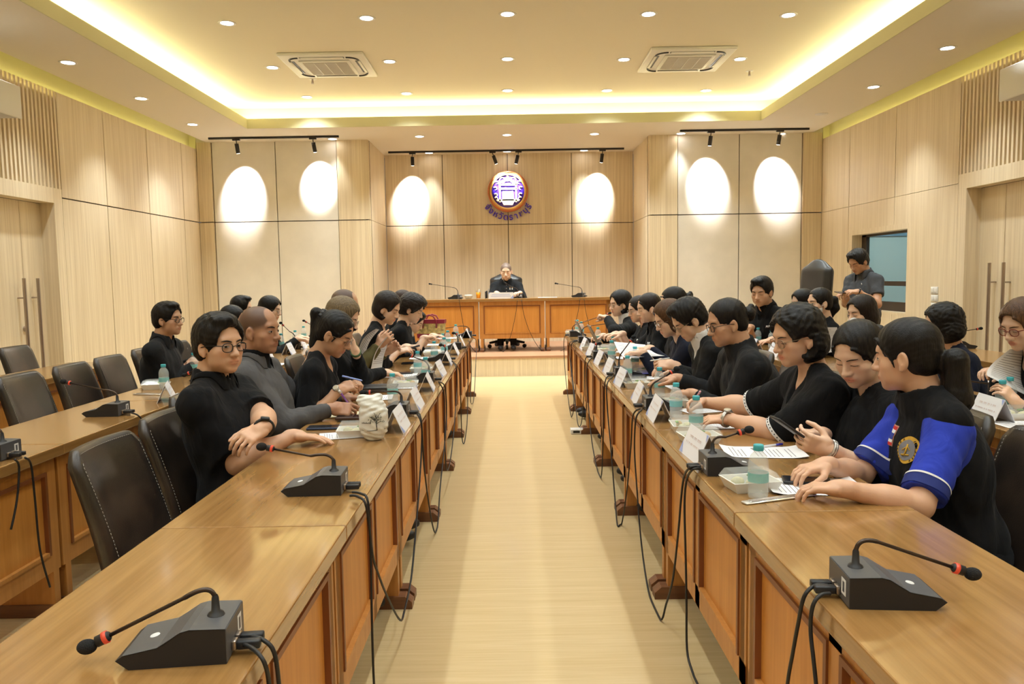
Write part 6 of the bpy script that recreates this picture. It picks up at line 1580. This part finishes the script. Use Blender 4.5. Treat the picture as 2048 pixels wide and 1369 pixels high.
# ---- things on the head table
def ontop(px, y): q = AY(px, 597, y); return Vector((q.x, y, zh))
r = empty('juice_glass', ontop(957, 12.1)); tag(r, 'glass of orange juice on head table', 'glass'); M_OJ = mat('orange_juice', (.95, .38, .02), .3); M_GL = mat('drinking_glass', (1, 1, 1), .02, trans=1.0, ior=1.1)
m = MB(); m.lathe([(.0001, .006), (.030, .006), (.036, .10), (.0001, .10)], M_OJ, 20); m.build('orange_juice', r); m = MB(); m.lathe([(.032, 0), (.033, .006), (.039, .125)], M_GL, 20); m.build('glass_body', r); m = MB(); m.tube([(0, 0, .02), (.012, 0, .15)], .003, M_WHITEP, 6); m.build('straw', r)
r = empty('pen_holder', ontop(974, 12.1)); tag(r, 'clear holder with black item beside orange juice', 'holder'); m = MB(); m.lathe([(.030, 0), (.030, .11)], M_GL, 16); m.build('holder_body', r); m = MB(); m.bbox(-.016, .010, -.01, .01, .004, .12, M_BLACK, .003); m.build('black_item', r); m = MB(); m.tube([(.02, 0, .01), (.026, 0, .155)], .005, M_MT, 6); m.build('pen', r)
r = empty('lidded_cup', ontop(937, 12.1)); tag(r, 'white lidded bowl left of orange juice on head table', 'bowl'); m = MB(); m.lathe([(.0001, 0), (.045, 0), (.062, .04), (.066, .052)], M_TRAY, 24); m.build('bowl', r); m = MB(); m.lathe([(.066, .053), (.060, .066), (.0001, .070)], M_LID, 24); m.build('lid', r)
# ---- red patterned handbag
p = AY(862, 660, 9.0); p.z = TZ
r = empty('handbag', p, -.15); tag(r, 'red handbag with yellow patterned panel at far end of left table', 'handbag'); M_RB = mat('burgundy_leather', (.24, .02, .04), .45); M_PT = mat('patterned_fabric', (.42, .30, .10), .7, var=.6, vscale=(30, 30, 30))
m = MB(); m.prism([(-.15, 0), (.15, 0), (.17, .20), (-.17, .20)], -.05, .05, M_PT); m.build('bag_body', r)
m = MB(); m.prism([(-.152, -.001), (.152, -.001), (.158, .05), (-.158, .05)], -.053, .053, M_RB); m.prism([(-.172, .17), (.172, .17), (.176, .215), (-.176, .215)], -.053, .053, M_RB); m.build('bag_trim', r)
for yy in (-.055, .055): m = MB(); m.tube([(-.08, yy, .12), (-.08, yy * 1.2, .20), (-.05, yy * 1.3, .255), (.0, yy * 1.3, .27), (.05, yy * 1.3, .255), (.08, yy * 1.2, .20), (.08, yy, .12)], .009, M_RB, 8); m.build('handle', r)
# ---- executive chairs and carved chair at the back
def exec_chair(loc, rz, lab, S=(1.0, 1.0, 1.0)):
    r = empty('executive_chair', loc, rz); tag(r, lab, 'office chair', 'black executive office chairs'); L = M_LEA2
    def sm(name, prims, h=.012, mm=L): v, q = surf(prims, h); return mesh_np(name, [(v * np.array(S), q, mm, None)], r)
    sm('seat', [rbox((.02, 0, .49), (.26, .27, .06), .05)])
    sm('backrest', [rbox((-.24, 0, .84), (.05, .27, .31), .05, rot_ax(V(0, 1, 0), -.12)), rbox((-.255, 0, 1.00), (.075, .235, .15), .06, rot_ax(V(0, 1, 0), -.12), k=.02), ell((-.285, 0, 1.10), (.065, .20, .12), k=.05), rbox((-.20, 0, .70), (.06, .22, .10), .05, rot_ax(V(0, 1, 0), -.12), k=.02), cap((-.20, .085, .60), (-.22, .085, 1.1), .004, k=.02, op='-'), cap((-.20, -.085, .60), (-.22, -.085, 1.1), .004, k=.02, op='-')])
    for s in (1, -1): sm('armrest', [cap((-.18, s * .29, .68), (.14, s * .29, .68), .034), cap((.12, s * .29, .66), (.05, s * .28, .48), .022, k=.02)])
    m = MB(); m.cyl((0, 0, .10), (0, 0, .48 * S[2]), .03, M_BLACK); m.build('gas_column', r)
    for k in range(5):
        a = k * 2 * math.pi / 5; c = (math.cos(a), math.sin(a)); m = MB(); m.tube([(0, 0, .13), (c[0] * .30, c[1] * .30, .085)], [.03, .018], M_BLACK, 8); m.build('base_arm', r)
        m = MB(); m.cyl((c[0] * .30 - c[1] * .02, c[1] * .30 + c[0] * .02, .032), (c[0] * .30 + c[1] * .02, c[1] * .30 - c[0] * .02, .032), .031, M_BLACK); m.build('caster', r)
q = AY(1012, 560, 12.62); exec_chair((q.x, 12.60, SZ), -math.pi / 2, 'black executive chair behind the head table')
q = AY(1604, 600, 8.9); exec_chair((q.x, 8.9, 0), math.radians(205), 'black high backed executive chair in right rear corner', (.85, .85, 1.30))
r = empty('carved_chair', (AY(1576, 640, 9.0).x, 9.0, 0), math.radians(215)); tag(r, 'dark carved wooden chair with pearl inlay, right rear', 'chair'); M_DW = mat('dark_rosewood', (.05, .018, .010), .3)
m = MB(); m.bbox(-.24, .24, -.26, .26, .42, .47, M_DW, .01); m.build('seat', r)
for x, y in ((.2, .22), (.2, -.22), (-.2, .22), (-.2, -.22)): m = MB(); m.bbox(x - .022, x + .022, y - .022, y + .022, 0, .42, M_DW, .004); m.build('leg', r)
m = MB(); m.tube([(-.22, -.24, .47), (-.25, -.25, .80), (-.26, -.16, .96), (-.27, 0, 1.02), (-.26, .16, .96), (-.25, .25, .80), (-.22, .24, .47)], .024, M_DW, 8); m.bbox(-.27, -.245, -.10, .10, .47, .99, M_DW, .004); m.build('backrest', r)
m = MB()
for k in range(5): m.box(-.245, -.243, -.06 + k * .025, -.048 + k * .025, .86 + .02 * (k % 2), .90 + .02 * (k % 2), M_STK)
m.build('pearl_inlay', r)
# ---- marks on clothes
def flag(mb, T):
    W_, H_ = .036, .056; cols = [('flag_red', (.60, .03, .03)), ('flag_white', (.8, .8, .8)), ('flag_blue', (.03, .05, .30)), ('flag_white', None), ('flag_red', None)]; ed = [0, 1 / 6, 2 / 6, 4 / 6, 5 / 6, 1]
    def quad(x0, x1, z0, z1, mm, off):
        mb.grid(lambda u, v: T(x0 + (x1 - x0) * u, z0 + (z1 - z0) * v, off), 4, 2, mm, False)
    quad(-W_ / 2 - .003, W_ / 2 + .003, -H_ / 2 - .003, H_ / 2 + .003, mat('flag_border', (.62, .30, .22), .8), .002)
    for i, (n_, c_) in enumerate(cols): quad(-W_ / 2, W_ / 2, -H_ / 2 + H_ * ed[i], -H_ / 2 + H_ * ed[i + 1], MATS.get(n_) or mat(n_, c_, .8), .0035)
badge('R1', .028, -.108, flag, 'flag_patch')
def seal(mb, T):
    for (r1, mm, off) in ((.041, mat('gold_thread', (.62, .36, .04), .7), .003), (.031, mat('grey_thread', (.22, .22, .24), .8), .0045)):
        c = [T(0, 0, off)] + [T(r1 * math.cos(t * math.pi / 12), r1 * math.sin(t * math.pi / 12), off) for t in range(24)]
        mb.add(c, [(0, 1 + i, 1 + (i + 1) % 24) for i in range(24)], mm)
    g = MATS['gold_thread']
    for k in range(20):
        t = k * math.pi / 10
        if k in (4, 5, 6, 14, 15, 16): continue
        a, b = T(.033 * math.cos(t), .033 * math.sin(t), .0055), T(.038 * math.cos(t + .08), .038 * math.sin(t + .08), .0055); mb.tube([a, b], .0014, M_BLACK, 4)
    mb.tube([T(0, -.016, .0065), T(0, .018, .0065)], .003, g, 5); mb.tube([T(-.012, -.014, .0065), T(.012, -.014, .0065)], .003, g, 5); mb.tube([T(-.012, .0, .0065), T(0, .012, .0065), T(.012, .0, .0065)], .002, g, 5)
badge('R1', -.075, -.135, seal, 'round_badge')
def logo(mb, T):
    for (x0, z0, x1, z1) in ((-.022, -.010, -.014, .010), (-.014, .010, -.006, -.010), (-.006, -.010, .002, .010), (.004, -.010, .012, .010), (.012, .010, .020, -.010), (.004, .0, .018, .0)): mb.tube([T(x0, z0, .003), T(x1, z1, .003)], .0028, M_STK, 4)
badge('R8', -.07, -.14, logo, 'shirt_logo'); badge('S1', -.075, -.14, logo, 'shirt_logo'); badge('R9', -.07, -.14, logo, 'shirt_logo')
badge('T1', -.06, -.13, lambda mb, T: mb.tube([T(0, 0, .003), T(.008, .018, .003)], .004, M_STK, 4), 'shirt_logo')
def pins(mb, T):
    for x in (-.018, .018): mb.ell(T(x, 0, .005), (.010, .006, .014), M_STK, 6); mb.ell(T(x, .02, .005), (.005, .004, .010), M_GOLD, 6)
badge('C1', -.075, -.13, pins, 'jacket_pins')
badge('C1', 0, -.12, lambda mb, T: [mb.ell(T(0, .05 - k * .05, .004), (.008, .005, .008), M_METAL, 6) for k in range(4)], 'jacket_buttons')
def cuffs(key, mm, w=.014):
    p = PEOPLE[key]
    for s in (1, -1):
        e, wv = p['elb'][s]; a = p['sh'][s]; d = nrm(e - a); c0 = a + (e - a) * .96 - p['base']
        u = nrm(np.cross(d, V(0, 0, 1))); v = np.cross(d, u); R_ = .040 * 1.3 + .0235
        m = MB(); pts0 = [c0 + (u * math.cos(t) + v * math.sin(t)) * R_ for t in [2 * math.pi * i / 30 for i in range(31)]]
        n = 31; vs = [q - d * w for q in pts0] + [q + d * .002 for q in pts0] ; m.add(vs, [(i, i + 1, n + i + 1, n + i) for i in range(n - 1)], MATS['white_cotton'], True); ob = m.build('sleeve_trim', p['B'], fix=False)
        m = MB()
        for i in range(0, 30, 1): q = pts0[i] - d * w * .5 + (pts0[i] - c0) * .02; m.ell(q, (.0028, .0028, .0028), M_BLACK, 4)
        m.build('trim_pattern', p['B'])
cuffs('R3', 'white_cotton')
def stripes(key, hem, bands):
    p = PEOPLE[key]
    for s in (1, -1):
        e, wv = p['elb'][s]; a = p['sh'][s]; L_ = np.linalg.norm(e - a); d = nrm(e - a); u = nrm(np.cross(d, V(0, 0, 1))); v = np.cross(d, u)
        for (t0, t1, mm, nm) in bands:
            m = MB(); n = 48; vs = []
            for t in (t0, (t0 + t1) / 2, t1):
                c0 = a + d * (L_ * hem - t)
                for i in range(n + 1):
                    dr = u * math.cos(2 * math.pi * i / n) + v * math.sin(2 * math.pi * i / n); q = (c0 + dr * .10)[None]
                    for _ in range(40): q = q - dr * np.clip(ev(p['GP0'], q) * .7, -.01, .02)[:, None]
                    vs.append(q[0] + dr * (.0022 if nm == 'navy_band' else .0034) - p['base'])
            m.add(vs, [(j * (n + 1) + i, j * (n + 1) + i + 1, (j + 1) * (n + 1) + i + 1, (j + 1) * (n + 1) + i) for j in range(2) for i in range(n)], mm, True); m.build(nm, p['B'], fix=False)
stripes('R1', .86, ((.003, .038, mat('navy_trim', (.010, .022, .16), .8), 'navy_band'), (.036, .042, MATS['white_cotton'], 'white_stripe')))
